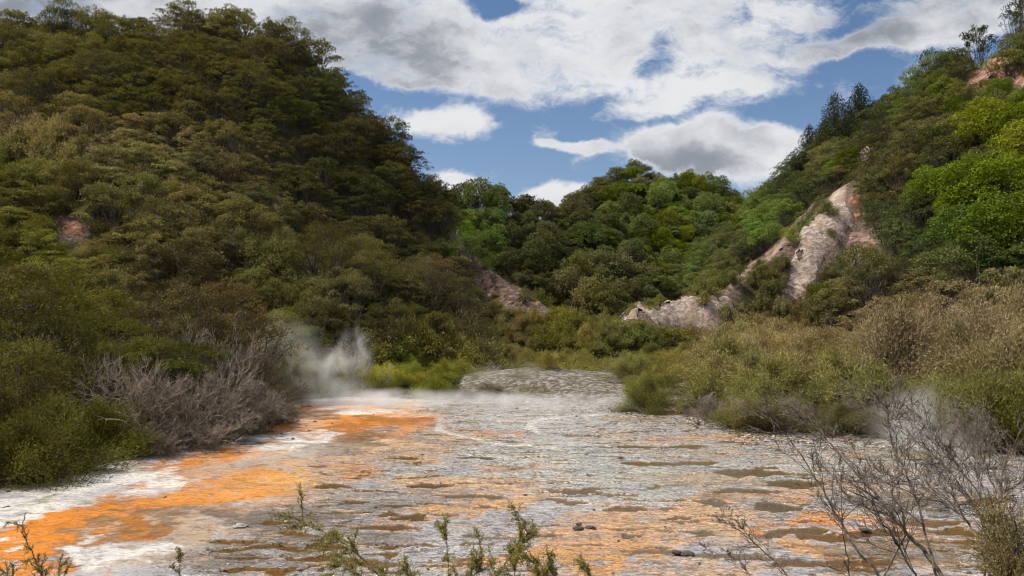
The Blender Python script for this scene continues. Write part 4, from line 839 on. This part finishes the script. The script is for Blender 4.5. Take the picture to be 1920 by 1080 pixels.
# right bank
for (px, Y, s, sz, cc, tp, lb) in [
 (1218, 38.8, .78, .95, (.082, .088, .018), .3, 'round olive bush standing in the water at the right of the mound'), (1380, 32.8, .62, .75, (.075, .080, .020), .4, 'first feathery bush at the right water edge'), (1435, 31.6, .72, .85, (.085, .080, .026), .5, 'feathery bush with rusty tips on the right water edge'), (1530, 34, .62, .9, (.070, .090, .016), .2, 'bright green bush behind the right water edge bushes'), (1580, 31, .6, .7, (.07, .068, .026), .4, 'low grey green bush behind the bare foreground tree'), (1640, 30.2, .6, .7, (.065, .06, .03), .4, 'dull low bush on the right water edge'),
 (1860, 27.5, 1.05, 1.1, (.088, .095, .016), .35, 'large yellow green bush at the right water edge'), (1935, 26.5, 1.1, 1.1, (.080, .09, .015), .3, 'green bush cut by the right edge'), (1790, 30, .7, .9, (.07, .085, .014), .2, 'green bush left of the large yellow green one'), (1890, 31, 1.2, 1.15, (.120, .105, .035), .75, 'straw tipped bush above the large yellow green one'), (1960, 31, 1.3, 1.3, (.12, .10, .04), .8, 'straw tipped bush cut by the right edge'),
 (1790, 35, 1.3, 1.1, (.085, .078, .032), .7, 'broad rusty bush with bare lower stems on the right bank'), (1690, 37, 1.45, 1.15, (.100, .080, .045), .9, 'large pale flowered bush in the middle of the right bank'), (1600, 36, 1.0, .95, (.090, .068, .034), .7, 'rust brown bush on the right bank left of the pale one'), (1520, 37, .85, .8, (.088, .066, .034), .65, 'tawny bush of the right bank under the cliff'), (1440, 39, .78, .7, (.095, .075, .036), .6, 'straw brown bush below the white cliff'),
 (1850, 41, 1.5, 1.25, (.130, .100, .060), 1, 'pale flowered bush high on the right bank'), (1750, 44, 1.5, 1.25, (.130, .100, .060), 1, 'pale flowered bush behind the large pale one'), (1920, 43, 1.5, 1.35, (.13, .102, .060), 1, 'pale flowered bush at the right edge under the green trees'), (1640, 45, 1.3, 1.15, (.125, .098, .056), .95, 'pale topped bush left of the pale flowered bank'), (1850, 37, 1.0, .75, (.085, .095, .016), .2, 'green flat bush set into the pale flowered bank'), (1720, 50, 1.2, 1.1, (.10, .10, .03), .5, 'yellow green bush rising over the pale flowered bank'), (1560, 46, 1.0, .9, (.1, .082, .042), .7, 'tawny bush at the left end of the pale bank')]:
    put('shrub_near', 'manuka_shrub', px, Y, s, cc, tp, lb, 'shrub', sz=sz)
for (px, Y, s, sz, lb) in [(1330, 36, .7, .8, 'grey leafless bush with dark stems on the right shore'), (1300, 38, .6, .7, 'small grey leafless bush at the right shore'), (1690, 30.5, .8, .75, 'grey leafless bush behind the bare foreground tree'), (1760, 31, .75, .8, 'grey leafless bush beside the large yellow green bush'), (1480, 33, .55, .7, 'low leafless bush on the right bank'), (1620, 32, .8, .8, 'tangled grey leafless bush on the right water edge'), (875, 45, .5, .5, 'small dark dead bush at the foot of the mound'), (730, 46, .5, .5, 'small grey dead bush on the far left bank'), (920, 46, .45, .45, 'dark twiggy bush on the sinter mound')]:
    put('dead', 'dead_shrub', px, Y, s, GR, 0, lb, 'dead shrub', sz=sz)
# right ridge skyline and bright trees
def on_hill(px, py, lo=55, hi=200):
    t = np.arange(lo, hi, .4); x = (px - 960) / F * t; z = CH + (HY - py) / F * t; h = hgt(x, t) > z; i = int(np.argmax(h)); return float(t[i]) if h.any() else None
def at_hill(kind, name, px, py, s, cc, tp, lb, cat, group=None, sz=None, sink=.4, variant=None):
    Y = on_hill(px, py)
    if Y is None:   # above the land: stand it on the crest under that column
        t = np.arange(60, 200, .4); k = (hgt((px - 960) / F * t, t) - CH) / t; Y = float(t[int(np.argmax(k))])
    return put(kind, name, px, Y, s, cc, tp, lb, cat, group, sz, None, variant, sink)
for (px, py, s, lb) in [(1518, 310, .95, 'leftmost dark pointed conifer on the right ridge'), (1567, 285, 1.12, 'tallest dark pointed conifer on the right ridge'), (1612, 262, 1.0, 'dark conifer with ragged top right of the tallest'), (1545, 300, .8, 'dark conifer between the first and the tallest'), (1490, 345, .62, 'short dark conifer at the left foot of the row')]:
    at_hill('cone', 'conifer_tree', px, py, s, (.030, .038, .018), .08, lb, 'conifer')
for (px, s, lb) in [(1672, .95, 'dark wind-swept tree on the ridge right of the conifers'), (1695, .7, 'small dark tree on the ridge beside the wind-swept one'), (1748, .95, 'open-crowned tree on the right ridge beside the tree fern'), (1832, 1.15, 'tall see-through tree near the top of the right ridge'), (1912, 1.0, 'tree cut by the right edge on the ridge top')]:
    at_hill('kanuka', 'ridge_tree', px, 0, s, (.034, .038, .018), .12, lb, 'tree', sz=1.5)
at_hill('fern', 'tree_fern', 1782, 0, 1.0, (.085, .12, .022), .3, 'tree fern standing on the right ridge line', 'tree fern')
for i, (px, py) in enumerate([(1098, 470), (1205, 385), (1190, 500), (1085, 490), (1260, 395)]):
    at_hill('fern', 'tree_fern', px, py, 1.3, (.09, .135, .024), .4, ['pale green tree fern low on the far slope', 'tree fern near the top of the far knoll', 'tree fern in the gully under the far knoll', 'tree fern on the shaded far slope', 'tree fern on the right side of the far knoll'][i], 'tree fern')
for (px, py, s, cc, lb) in [(1845, 300, 1.0, (.125, .150, .012), 'brilliant yellow green tree on the right hill'), (1815, 425, 1.05, (.100, .135, .011), 'large bright green domed tree low on the right hill'), (1880, 440, 1.15, (.115, .148, .011), 'brightest large domed tree at the right edge'), (1925, 350, 1.0, (.13, .145, .012), 'yellow green tree cut by the right edge'), (1745, 420, .9, (.066, .095, .012), 'mid green domed tree left of the bright ones'), (1850, 510, 1.0, (.058, .088, .012), 'deep green domed tree at the foot of the right hill'), (1920, 500, 1.0, (.066, .098, .012), 'deep green tree at the foot of the hill cut by the edge'), (1790, 500, .85, (.05, .085, .018), 'dark green tree at the foot of the right hill'),
    (1560, 345, .55, (.08, .15, .02), 'bright green bush beside the head of the white cliff'), (1470, 395, .5, (.09, .15, .02), 'small bright green tree left of the white cliff'), (1650, 215, .5, (.09, .15, .02), 'bright green bush right of the conifers'), (1530, 350, .5, (.07, .10, .025), 'grey green bush left of the cliff head'), (875, 462, .75, (.085, .15, .018), 'bright green domed tree at the left hill foot'), (848, 415, .7, (.09, .15, .02), 'yellow green bush against the steep edge of the left hill')]:
    at_hill('broad', 'broadleaf_tree', px, py, s, cc, .45, lb, 'tree')
for (px, py, s, cc) in [(1210, 470, .8, 1), (1240, 478, .9, 1), (1290, 470, .8, .9), (1320, 440, .8, 1), (1290, 365, .9, .85), (1265, 420, .8, .7), (1185, 470, .7, .6), (1145, 480, .6, .7), (1265, 490, .7, .9), (1340, 470, .7, .8), (1350, 410, .7, .6), (1230, 440, .7, .6)]:
    lb = f'{"light" if cc > .8 else "mid"} green domed tree {place_word(px, py)}'; MADE.append((at_hill('broad', 'broadleaf_tree', px, py, s * 1.05, np.array(BRIGHT) * cc * .9, .45, lb, 'tree', 'light green trees on the far knoll'), lb, px, py, 'middling'))
for (px, py, s, lb) in [(1880, 250, 1.15, 'bare pale tree under the red bluff on the right hill')]:
    at_hill('gaunt', 'dead_tree', px, py, s * 1.3, GR, 0, lb, 'dead tree')
at_hill('dead', 'dead_shrub', 1590, 310, 1.3, GR, 0, 'brown leafless bush under the tall conifers', 'dead shrub')

tell_apart()
# ---------------------------------------------------------------- masses: what is past the limit, and the low growth under the trees
def mass(name, rows, kind_leafs, label_kind='stuff', lsize=None):
    """rows: x, y, z, radius, height, colour, tip, n"""
    V = []; A = []; C4 = []
    r = np.random.default_rng(5)
    for (x, y, z, a, h, c, tp, n) in rows:
        d = scatter_dirs(r, n, .35); q = .55 + .45 * r.random(n); d[:, 2] = np.abs(d[:, 2]); p = d * q[:, None] * np.array([a, a, h]) + np.array([x, y, z])
        V.append((p, unit(d * .6 + r.normal(size=(n, 3)) * .5))); bv = r.random()
        A.append(np.stack([np.clip(.3 + .4 * bv + r.normal(size=n) * .15, 0, 1), (d[:, 2] > .45) * (r.random(n) < .5) * r.random(n), r.random(n)], 1)); C4.append(np.tile(np.array([*c, tp]), (n, 1)))
    P_ = np.concatenate([v[0] for v in V]); D_ = np.concatenate([v[1] for v in V]); A = np.concatenate(A); C4 = np.concatenate(C4)
    dist = P_[:, 1]; L = np.clip(dist * .0024, .07, .40)
    VV, FF = leaves(P_, D_, L, L * .5, r)
    me = mesh_np(name, VV, FF, [M['cover']], {'leaf': np.repeat(A, 3, 0), 'plantcol': np.repeat(C4, 3, 0)}); o = link(name, me); tag(o, kind='stuff'); return o
def arrays(me):
    n = len(me.vertices); V = np.empty(n * 3, np.float32); me.vertices.foreach_get('co', V); A = np.empty(n * 4, np.float32); me.attributes['leaf'].data.foreach_get('color', A)
    L = np.empty(len(me.loops), np.int32); me.loops.foreach_get('vertex_index', L); k = me.polygons[0].loop_total; return V.reshape(-1, 3), A.reshape(-1, 4), L.reshape(-1, k), k
def bake(name, kinds):
    cache = {}; Vs, As, Cs, Fs = [], [], [], []; off = 0; r = np.random.default_rng(77)
    for (kind, x, y, z, s, c, tp) in LEFT:
        if kind not in kinds: continue
        i = int(r.integers(len(KIND[kind])))
        if (kind, i) not in cache: cache[kind, i] = arrays(KIND[kind][i][0])
        V, A, Fc, k = cache[kind, i]
        if k == 4: Fc = Fc[:, :3]
        keep = r.random(len(Fc)) < (.6 if y > 90 else .8); Fk = Fc[keep]; used, inv = np.unique(Fk, return_inverse=True); th = r.uniform(0, 6.283)
        ro = np.array([[math.cos(th), math.sin(th), 0], [-math.sin(th), math.cos(th), 0], [0, 0, 1]])
        Vs.append((V[used] @ ro) * s + np.array([x, y, z - .1])); As.append(A[used, :3]); Cs.append(np.tile(np.array([*c, tp]), (len(used), 1))); Fs.append(inv.reshape(-1, 3) + off); off += len(used)
    if not Vs: return
    me = mesh_np(name, np.concatenate(Vs), np.concatenate(Fs), [M['cover']], {'leaf': np.concatenate(As), 'plantcol': np.concatenate(Cs)}); tag(link(name, me), kind='stuff')
bake('forest', ('forest', 'kanuka', 'broad')); bake('hillside_scrub', ('scrub',)); bake('valley_scrub', ('shrub',))
rows = []
c = jgrid(-95, 105, 50, 205, 2.1, r); z = hgt(c[:, 0], c[:, 1]); px, py = to_px(c[:, 0], c[:, 1], z); _, who, pdn = height(c[:, 0], c[:, 1], True)
ok = visible(c[:, 0], c[:, 1], z + 1.5, .8) & (px > -420) & (px < 2350)
for (x, y), zz, a, b, o_, wh in zip(c, z, px, py, ok, who):
    if not o_ or (y > 150 and r.random() < .4): continue
    if rock_of(np.array(a), np.array(b - 4), 3) >= 0 and y > 54: continue
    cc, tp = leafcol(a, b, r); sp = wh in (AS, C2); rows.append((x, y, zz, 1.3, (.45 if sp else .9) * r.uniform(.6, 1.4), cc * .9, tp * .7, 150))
mass('hillside_undergrowth', rows, None)
rows = []
c = jgrid(-46, 60, 18, 66, .95, r); z = hgt(c[:, 0], c[:, 1]); px, py = to_px(c[:, 0], c[:, 1], z); _, who, pdn = height(c[:, 0], c[:, 1], True)
for (x, y), zz, a, b, wh, pd_ in zip(c, z, px, py, who, pdn):
    if a < -420 or a > 2350 or pd_ > -.55 or y < 15: continue
    if 860 < a < 1290 and b > 692 and r.random() < .93: continue
    cc, tp = leafcol(a, b - 10, r); rows.append((x, y, zz - .05, .62, r.uniform(.18, .55), cc, tp * .7, 60))
mass('ground_cover', rows, None)

# ---------------------------------------------------------------- bare tree, saplings and leafy sprigs in front of the viewer
def trace(pts, Y0, Y1, r, wob=.02):
    """polyline of photo pixels laid on a surface slanting from depth Y0 to Y1"""
    n = len(pts); o = []
    for i, (px, py) in enumerate(pts):
        Y = Y0 + (Y1 - Y0) * i / (n - 1); o.append(W3(px, py, Y))
    o = np.array(o); m = (n - 1) * 4 + 1; t = np.linspace(0, n - 1, m); q = np.stack([np.interp(t, range(n), o[:, k]) for k in range(3)], 1)
    for _ in range(2): q[1:-1] = (q[:-2] + q[1:-1] * 2 + q[2:]) / 4
    q[1:-1] += r.normal(size=(m - 2, 3)) * wob * .3; return q
def bare_stem(parent, pts, Y0, Y1, r0, r1, seed, nk=16, tl=.75, lv=3, extra=None):
    r = np.random.default_rng(seed); q = trace(pts, Y0, Y1, r)
    g = float(hgt(q[0, 0], q[0, 1])) - .2   # carry the stem down to the ground
    if q[0, 2] > g + .3:
        b = np.array([q[0, 0] + .35 * (1 if pts[0][0] > pts[-1][0] else -1), q[0, 1], g]); q = np.concatenate([curve(b, q[0], r, 6, .03)[:-1], q])
    st = Tubes(); st.add(q, r0, r1, 7); tw = Tubes(); tg = unit(np.gradient(q, axis=0))
    def twig(p, d, L, rad, k):
        n = 6 if k == 0 else 4; c = curve(p, p + d * L, r, n, .07, .06); tw.add(c, rad, max(rad * .4, .0016), 4 if k == 0 else 3)
        if k >= lv - 1: return
        for _ in range((7, 4, 3)[k]):
            t = r.uniform(.2, .98) * (n - 1); j = min(int(t), n - 2); b = c[j] + (c[j + 1] - c[j]) * (t - j)
            twig(b, unit(d + r.normal(size=3) * np.array([.55, .45, .42]) + np.array([0, 0, .12])), L * r.uniform(.35, .65), max(rad * .5, .0024), k + 1)
    m = len(q); j0 = 5
    for k in range(nk):
        j = int(r.uniform(j0 + (m - j0) * .18, m - 1)); f = j / m
        d = unit(tg[j] * .9 + r.normal(size=3) * np.array([.62, .5, .42]) + np.array([-.12, 0, .22])); twig(q[j], d, tl * r.uniform(.45, 1.1) * (1.15 - .55 * f), (r0 + (r1 - r0) * f) * .5, 0)
    twig(q[-1], unit(tg[-1]), tl * .5, r1, 0)
    link('stem', st.mesh('stem', M['twig']), parent); link('twigs', tw.mesh('twigs', M['twig']), parent)
def root_at(name, x, y, label, cat):
    e = link(name, None, None, (0, 0, 0)); e.empty_display_size = .3; tag(e, label, cat); return e
t1 = root_at('bare_tree', 0, 0, 'large bare leaning tree with grey twigs at the lower right, nearest the viewer', 'tree')
for i, (pts, a, b, r0, r1, nk) in enumerate([
 ([(1790, 1120), (1740, 1037), (1697, 1000), (1667, 953), (1630, 917), (1600, 880), (1557, 833), (1540, 805), (1505, 790)], 6.6, 7.6, .021, .004, 26),
 ([(1730, 1110), (1717, 1080), (1687, 1027), (1657, 983), (1634, 930)], 6.8, 7.1, .013, .005, 14),
 ([(1762, 1110), (1753, 1073), (1737, 1010), (1727, 960), (1706, 907), (1690, 867), (1673, 833), (1662, 797), (1668, 772)], 6.5, 6.9, .013, .004, 22),
 ([(1860, 1120), (1843, 1010), (1790, 955), (1740, 933), (1687, 917), (1640, 893)], 6.2, 7.3, .012, .003, 20),
 ([(1880, 1120), (1860, 1010), (1800, 905), (1760, 860), (1725, 830), (1690, 808)], 6.4, 7.6, .010, .003, 18),
 ([(1850, 1120), (1843, 990), (1853, 953), (1877, 933), (1905, 928)], 6.0, 6.3, .010, .005, 8),
 ([(1880, 1100), (1872, 960), (1878, 900), (1882, 870), (1900, 840)], 7.0, 7.2, .015, .004, 14),
 ([(1900, 1120), (1880, 1000), (1840, 930), (1800, 880), (1770, 850), (1745, 800)], 6.3, 7.4, .010, .003, 16),
 ([(1940, 1120), (1915, 1010), (1890, 960), (1860, 900), (1830, 860), (1812, 838)], 6.0, 6.8, .010, .003, 16),
 ([(1700, 1000), (1690, 950), (1668, 925), (1680, 905), (1720, 897)], 7.0, 7.2, .008, .004, 6)]):
    bare_stem(t1, pts, a, b, r0, r1, 200 + i, int(nk * .72), .62)
t2 = root_at('bare_sapling', 0, 0, 'slender bare sapling leaning left over the orange patches at the lower right', 'sapling')
bare_stem(t2, [(1690, 1130), (1650, 1080), (1600, 1027), (1580, 985), (1563, 957), (1537, 907), (1507, 860), (1480, 823), (1447, 787), (1417, 770)], 6.9, 7.8, .015, .003, 231, 12, .5)
bare_stem(t2, [(1605, 1120), (1593, 1080), (1583, 1020), (1578, 980), (1577, 887)], 7.0, 7.1, .008, .003, 232, 5, .25)
t3 = root_at('bare_sapling', 0, 0, 'thin bare branch rising to the left at the bottom of the right half', 'sapling')
bare_stem(t3, [(1510, 1120), (1477, 1080), (1443, 1043), (1413, 1017), (1393, 1000), (1370, 985)], 6.4, 6.8, .008, .003, 233, 7, .35)
bare_stem(t3, [(1440, 1110), (1400, 1075), (1370, 1055), (1340, 1035)], 6.4, 6.8, .005, .002, 234, 5, .25)

def sprig(parent, pts, Y0, Y1, seed, nside=14, sl=.3, leaf=.014, dens=85, c=(.27, .25, .085), r0=.0035):
    r = np.random.default_rng(seed); q = trace(pts, Y0, Y1, r, .005); g = float(hgt(q[0, 0], q[0, 1])) - .15
    b = np.array([q[0, 0] + .2, q[0, 1], min(g, q[0, 2] - .2)]); q = np.concatenate([curve(b, q[0], r, 6, .03)[:-1], q]); tb = Tubes(); tb.add(q, r0, .0015, 5); tg = unit(np.gradient(q, axis=0)); m = len(q)
    PP = []; DD = []
    def leafy(cv, n):
        t = r.random(n) * (len(cv) - 1.001); j = t.astype(int); p = cv[j] + (cv[j + 1] - cv[j]) * (t - j)[:, None]; d = unit(cv[j + 1] - cv[j]); PP.append(p + r.normal(size=(n, 3)) * leaf * .25); DD.append(unit(d * .45 + r.normal(size=(n, 3)) * .75))
    for k in range(nside):
        j = int(r.uniform(6, m - 1)); d = unit(tg[j] * .8 + r.normal(size=3) * .55 + np.array([-.12, 0, .12])); cv = curve(q[j], q[j] + d * sl * r.uniform(.35, 1.1), r, 6, .05, .05); tb.add(cv, .0025, .001, 3); leafy(cv, dens)
        for _ in range(6):
            jj = r.integers(0, 5); d2 = unit(d + r.normal(size=3) * .6); c2 = curve(cv[jj], cv[jj] + d2 * sl * r.uniform(.2, .55), r, 4, .05); tb.add(c2, .0016, .0008, 3); leafy(c2, dens // 3)
    leafy(q[m // 2:], dens)
    P_ = np.concatenate(PP); n = len(P_); me = leafmesh('leaves', P_, np.concatenate(DD), leaf, leaf * .36, r.random(n), (r.random(n) < .25) * r.random(n), M['shrub'], r, quad=True)
    link('stem', tb.mesh('stem', M['bark']), parent); o = link('leaves', me, parent); o.color = (*c, .7)
s1 = root_at('manuka_sprigs', 0, 0, 'leafy manuka sprigs rising at the bottom edge over the wet sinter', 'shrub')
for i, (pts, a, b, ns, sl) in enumerate([
 ([(745, 1130), (705, 1070), (660, 1030), (625, 1005), (590, 990), (560, 978)], 4.0, 4.4, 16, .20), ([(720, 1120), (680, 1085), (650, 1062), (620, 1060)], 3.9, 4.1, 8, .14), ([(845, 1130), (842, 1080), (838, 1020), (832, 985)], 4.0, 4.1, 6, .10),
 ([(960, 1130), (965, 1070), (975, 1010), (972, 960)], 4.1, 4.2, 10, .16), ([(900, 1130), (930, 1080), (960, 1040), (1000, 1000)], 4.1, 4.2, 10, .14), ([(1060, 1130), (1050, 1090), (1020, 1062), (985, 1050)], 4.0, 4.0, 9, .14), ([(860, 1130), (880, 1090), (905, 1060), (900, 1040)], 3.9, 4.0, 9, .15),
 ([(1130, 1130), (1110, 1085), (1100, 1070)], 4.2, 4.2, 5, .12), ([(790, 1130), (770, 1090), (760, 1060)], 3.9, 4.0, 8, .14), ([(1000, 1140), (1010, 1095), (1030, 1070)], 3.9, 4.0, 8, .13)]):
    sprig(s1, pts, a, b, 300 + i, int(ns * 1.15), sl * .9)
s2 = root_at('manuka_sprigs', 0, 0, 'blurred leafy sprigs in the bottom left corner over the orange mat', 'shrub')
for i, (pts, a, b, ns, sl) in enumerate([([(90, 1130), (75, 1070), (52, 1020), (42, 985), (48, 962)], 2.6, 2.7, 7, .06), ([(40, 1130), (20, 1090), (5, 1068)], 2.5, 2.6, 8, .08), ([(120, 1130), (110, 1090), (112, 1055)], 2.5, 2.6, 8, .08), ([(70, 1130), (85, 1095), (72, 1062)], 2.5, 2.5, 7, .07)]):
    sprig(s2, pts, a, b, 330 + i, ns, sl, .0075, 40, (.34, .27, .10), .0025)
s3 = root_at('corner_shrub', 0, 0, 'blurred tawny shrub filling the bottom right corner', 'shrub')
for i in range(16):
    r_ = np.random.default_rng(350 + i); x0 = r_.uniform(1870, 1960); x1 = x0 + r_.uniform(-70, 10); sprig(s3, [(x0 + 20, 1150), ((x0 + x1) / 2 + 10, 1070), (x1, r_.uniform(950, 1030))], 4.2, 4.6, 360 + i, 12, .22, .012, 60, (.26, .21, .085), .004)
s4 = root_at('manuka_sprigs', 0, 0, 'single small sprig at the bottom edge beside the grey mud', 'shrub')
sprig(s4, [(345, 1130), (336, 1075), (340, 1035)], 3.2, 3.3, 380, 5, .05, .013, 26, (.18, .15, .05), .003)

# ---------------------------------------------------------------- stones and dark clumps lying on the flat
def rockmesh(seed, s=(1, .7, .45)):
    r = np.random.default_rng(seed); n, m = 14, 22; ph = np.linspace(0, math.pi, n); th = np.linspace(0, 2 * math.pi, m, endpoint=False); PH, TH = np.meshgrid(ph, th, indexing='ij')
    d = np.stack([np.sin(PH) * np.cos(TH), np.sin(PH) * np.sin(TH), np.cos(PH)], -1); k = .35 + 1.3 * fbm(d[..., 0] * 2.6 + seed * 3 + d[..., 2], d[..., 1] * 1.7 + d[..., 2] * 1.3, 4, seed)
    V = (d * k[..., None] * np.array(s)).reshape(-1, 3); i = np.arange(n * m).reshape(n, m); j = np.roll(i, -1, 1); return mesh_np('stone', V, np.stack([i[:-1], i[1:], j[1:], j[:-1]], -1).reshape(-1, 4), [M['sinter']], smooth=True)
def stone_mat(name, a, b):
    m, t, bs = newmat(name); tcn = t.new('ShaderNodeTexCoord'); n = t.noise(tcn.outputs['Object'], 6, 6, .65); t.put(bs.inputs['Base Color'], t.mix(t.sstep(n, .35, .65), a, b)); bs.inputs['Roughness'].default_value = .85; bump(t, bs, n, .8, .05); return m
M['sinter'] = stone_mat('sinter_stone', (.26, .23, .21), (.55, .52, .49)); M['mud'] = stone_mat('dark_mud', (.045, .03, .02), (.12, .08, .05))
for i, (px, py, s, mt, lb) in enumerate([(200, 908, .32, 'sinter', 'grey domed stone on the white sinter at the left'), (1085, 994, .22, 'mud', 'dark brown clod on the peach mat near the centre'), (1108, 992, .20, 'mud', 'dark clod right beside the brown one near the centre'), (1290, 1042, .22, 'mud', 'dark clump by the bottom edge right of centre'), (1268, 1038, .16, 'mud', 'small dark clump left of the one by the bottom edge'), (450, 990, .30, 'sinter', 'white lump of sinter at the edge of the wet ground'), (12, 955, .28, 'mud', 'dark stone at the left edge on white sinter'), (1622, 996, .2, 'mud', 'dark clod on the orange patch behind the bare sapling'), (985, 930, .10, 'mud', 'tiny dark clod in the middle of the flat'), (1085, 985, .12, 'mud', 'small clod behind the brown one near the centre')]):
    x, y = gp(px, py); me = rockmesh(400 + i, (1, .8, .42)); me.materials.clear(); me.materials.append(M[mt]); o = link('stone', me, None, (x, y, .03)); o.scale = (s * .6, s * .6, s * .4); o.rotation_euler = (0, 0, i * 1.3); tag(o, lb, 'stone')

# crumbs of sinter and mud: thick along the margins, thin over the flat
def rubble():
    r = np.random.default_rng(9); n = 9000
    X = r.uniform(-30, 32, n * 6); Y = r.uniform(11, 47, n * 6); _, _, pdn = height(X, Y, True); px, py = to_px(X, Y, 0 * X)
    pr = np.where(pdn > 0, np.exp(-pdn / 1.6) * .8 + .016 + .08 * (px < 560), 0) * (pdn > -.5) + (pdn <= 0) * (pdn > -.7) * .6
    pr = pr * (.3 + 1.4 * (fbm(X * .5, Y * .5, 3, 55) > .5)); k = (r.random(n * 6) < pr) & (px > -60) & (px < 1990); X = X[k][:n]; Y = Y[k][:n]; m = len(X); edge = pdn[k][:n] < 1.6
    u_ = np.array([(0, 0, 1), (.9, 0, .2), (.28, .85, .25), (-.72, .53, .15), (-.72, -.53, .22), (.28, -.85, .18), (0, 0, -.5)], float)
    f_ = np.array([(0, 1, 2), (0, 2, 3), (0, 3, 4), (0, 4, 5), (0, 5, 1), (6, 2, 1), (6, 3, 2), (6, 4, 3), (6, 5, 4), (6, 1, 5)])
    s = r.uniform(.018, .055, m) * np.where(r.random(m) < .08, 2.2, 1) * np.where(edge, 1.3, .8); V = u_[None] * s[:, None, None] * r.uniform(.6, 1.4, (m, 7, 1)) * np.array([1.3, 1, .6])
    th = r.uniform(0, 6.28, m); V = np.stack([V[..., 0] * np.cos(th)[:, None] - V[..., 1] * np.sin(th)[:, None], V[..., 0] * np.sin(th)[:, None] + V[..., 1] * np.cos(th)[:, None], V[..., 2]], -1)
    z = np.maximum(height(X, Y), .02); V += np.stack([X, Y, z + s * .1], -1)[:, None]
    kd = r.random(m); c = np.where((kd < .55)[:, None], np.array([[.085, .06, .042]]), np.where((kd < .8)[:, None], np.array([[.24, .2, .17]]), np.array([[.55, .52, .48]]))) * r.uniform(.7, 1.3, (m, 1))
    mt, t, bs = newmat('sinter_crumbs'); t.put(bs.inputs['Base Color'], attr(t, 'crumbcol')); bs.inputs['Roughness'].default_value = .85
    me = mesh_np('gravel', V.reshape(-1, 3), (f_[None] + (np.arange(m) * 7)[:, None, None]).reshape(-1, 3), [mt], {'crumbcol': np.repeat(c, 7, 0)}); tag(link('gravel', me), kind='stuff')
rubble()
# ---------------------------------------------------------------- steam
def steam(px, py, Y, rx, ry, rz, dens, seed, lo=.42, sc=.9):
    m = bpy.data.materials.new('steam'); m.use_nodes = True; t = NT(m.node_tree); t.n.clear(); tcn = t.new('ShaderNodeTexCoord'); ob = tcn.outputs['Object']
    nv = t.mapping(ob, (rx * sc, ry * sc, rz * sc * .8), (seed * 3.1, seed, 0)); n = t.noise(nv, 1.0, 5, .62, .6)
    ln = t.new('ShaderNodeVectorMath', operation='LENGTH'); t.put(ln.inputs[0], ob); fall = t.sstep(ln.outputs[1], .25, 1.0, 1, 0)
    d = t.math('MULTIPLY', t.math('MULTIPLY', t.sstep(n, lo, .72), fall), dens)
    v = t.new('ShaderNodeVolumePrincipled'); v.inputs['Color'].default_value = (.97, .97, .98, 1); v.inputs['Anisotropy'].default_value = .1; t.put(v.inputs['Density'], d)
    o = t.new('ShaderNodeOutputMaterial'); t.l.new(v.outputs[0], o.inputs['Volume'])
    n_, m_ = 12, 20; ph = np.linspace(0, math.pi, n_); th = np.linspace(0, 2 * math.pi, m_, endpoint=False); PH, TH = np.meshgrid(ph, th, indexing='ij')
    V = np.stack([np.sin(PH) * np.cos(TH), np.sin(PH) * np.sin(TH), np.cos(PH)], -1).reshape(-1, 3); i = np.arange(n_ * m_).reshape(n_, m_); j = np.roll(i, -1, 1)
    me = mesh_np('steam', V, np.stack([i[:-1], i[1:], j[1:], j[:-1]], -1).reshape(-1, 4), [m]); x, y, z = W3(px, py, Y); ob_ = link('steam', me, None, (x, y, z)); ob_.scale = (rx, ry, rz); tag(ob_, kind='stuff')
steam(610, 728, 43, 3.6, 2.0, .9, .55, 1, .36, .6)
steam(640, 690, 43, 1.5, 1.1, 1.7, 1.1, 3, .42, .9)
steam(668, 660, 43.4, 1.3, 1.1, 1.9, .85, 11, .42, .9)
steam(575, 690, 42, 2.2, 1.4, 1.7, .85, 9, .42, .8)
steam(520, 660, 41.5, 3.2, 1.6, 2.2, .45, 2, .40, .6)
steam(470, 640, 40.5, 2.6, 1.4, 1.6, .26, 12, .42, .6)
steam(760, 748, 41, 7.5, 3.0, .6, .8, 4, .36, .5)
steam(1030, 752, 40, 7.0, 3.0, .5, .6, 5, .38, .5)
steam(960, 700, 47, 3.5, 1.8, .9, .25, 6, .40, .5)
steam(1735, 805, 24.5, 2.2, 1.5, 1.6, 1.0, 7, .42, .8)
steam(1060, 830, 27, 2.4, 1.6, .25, .5, 8, .42, .9)
print('COUNT', COUNT, len(LEFT))
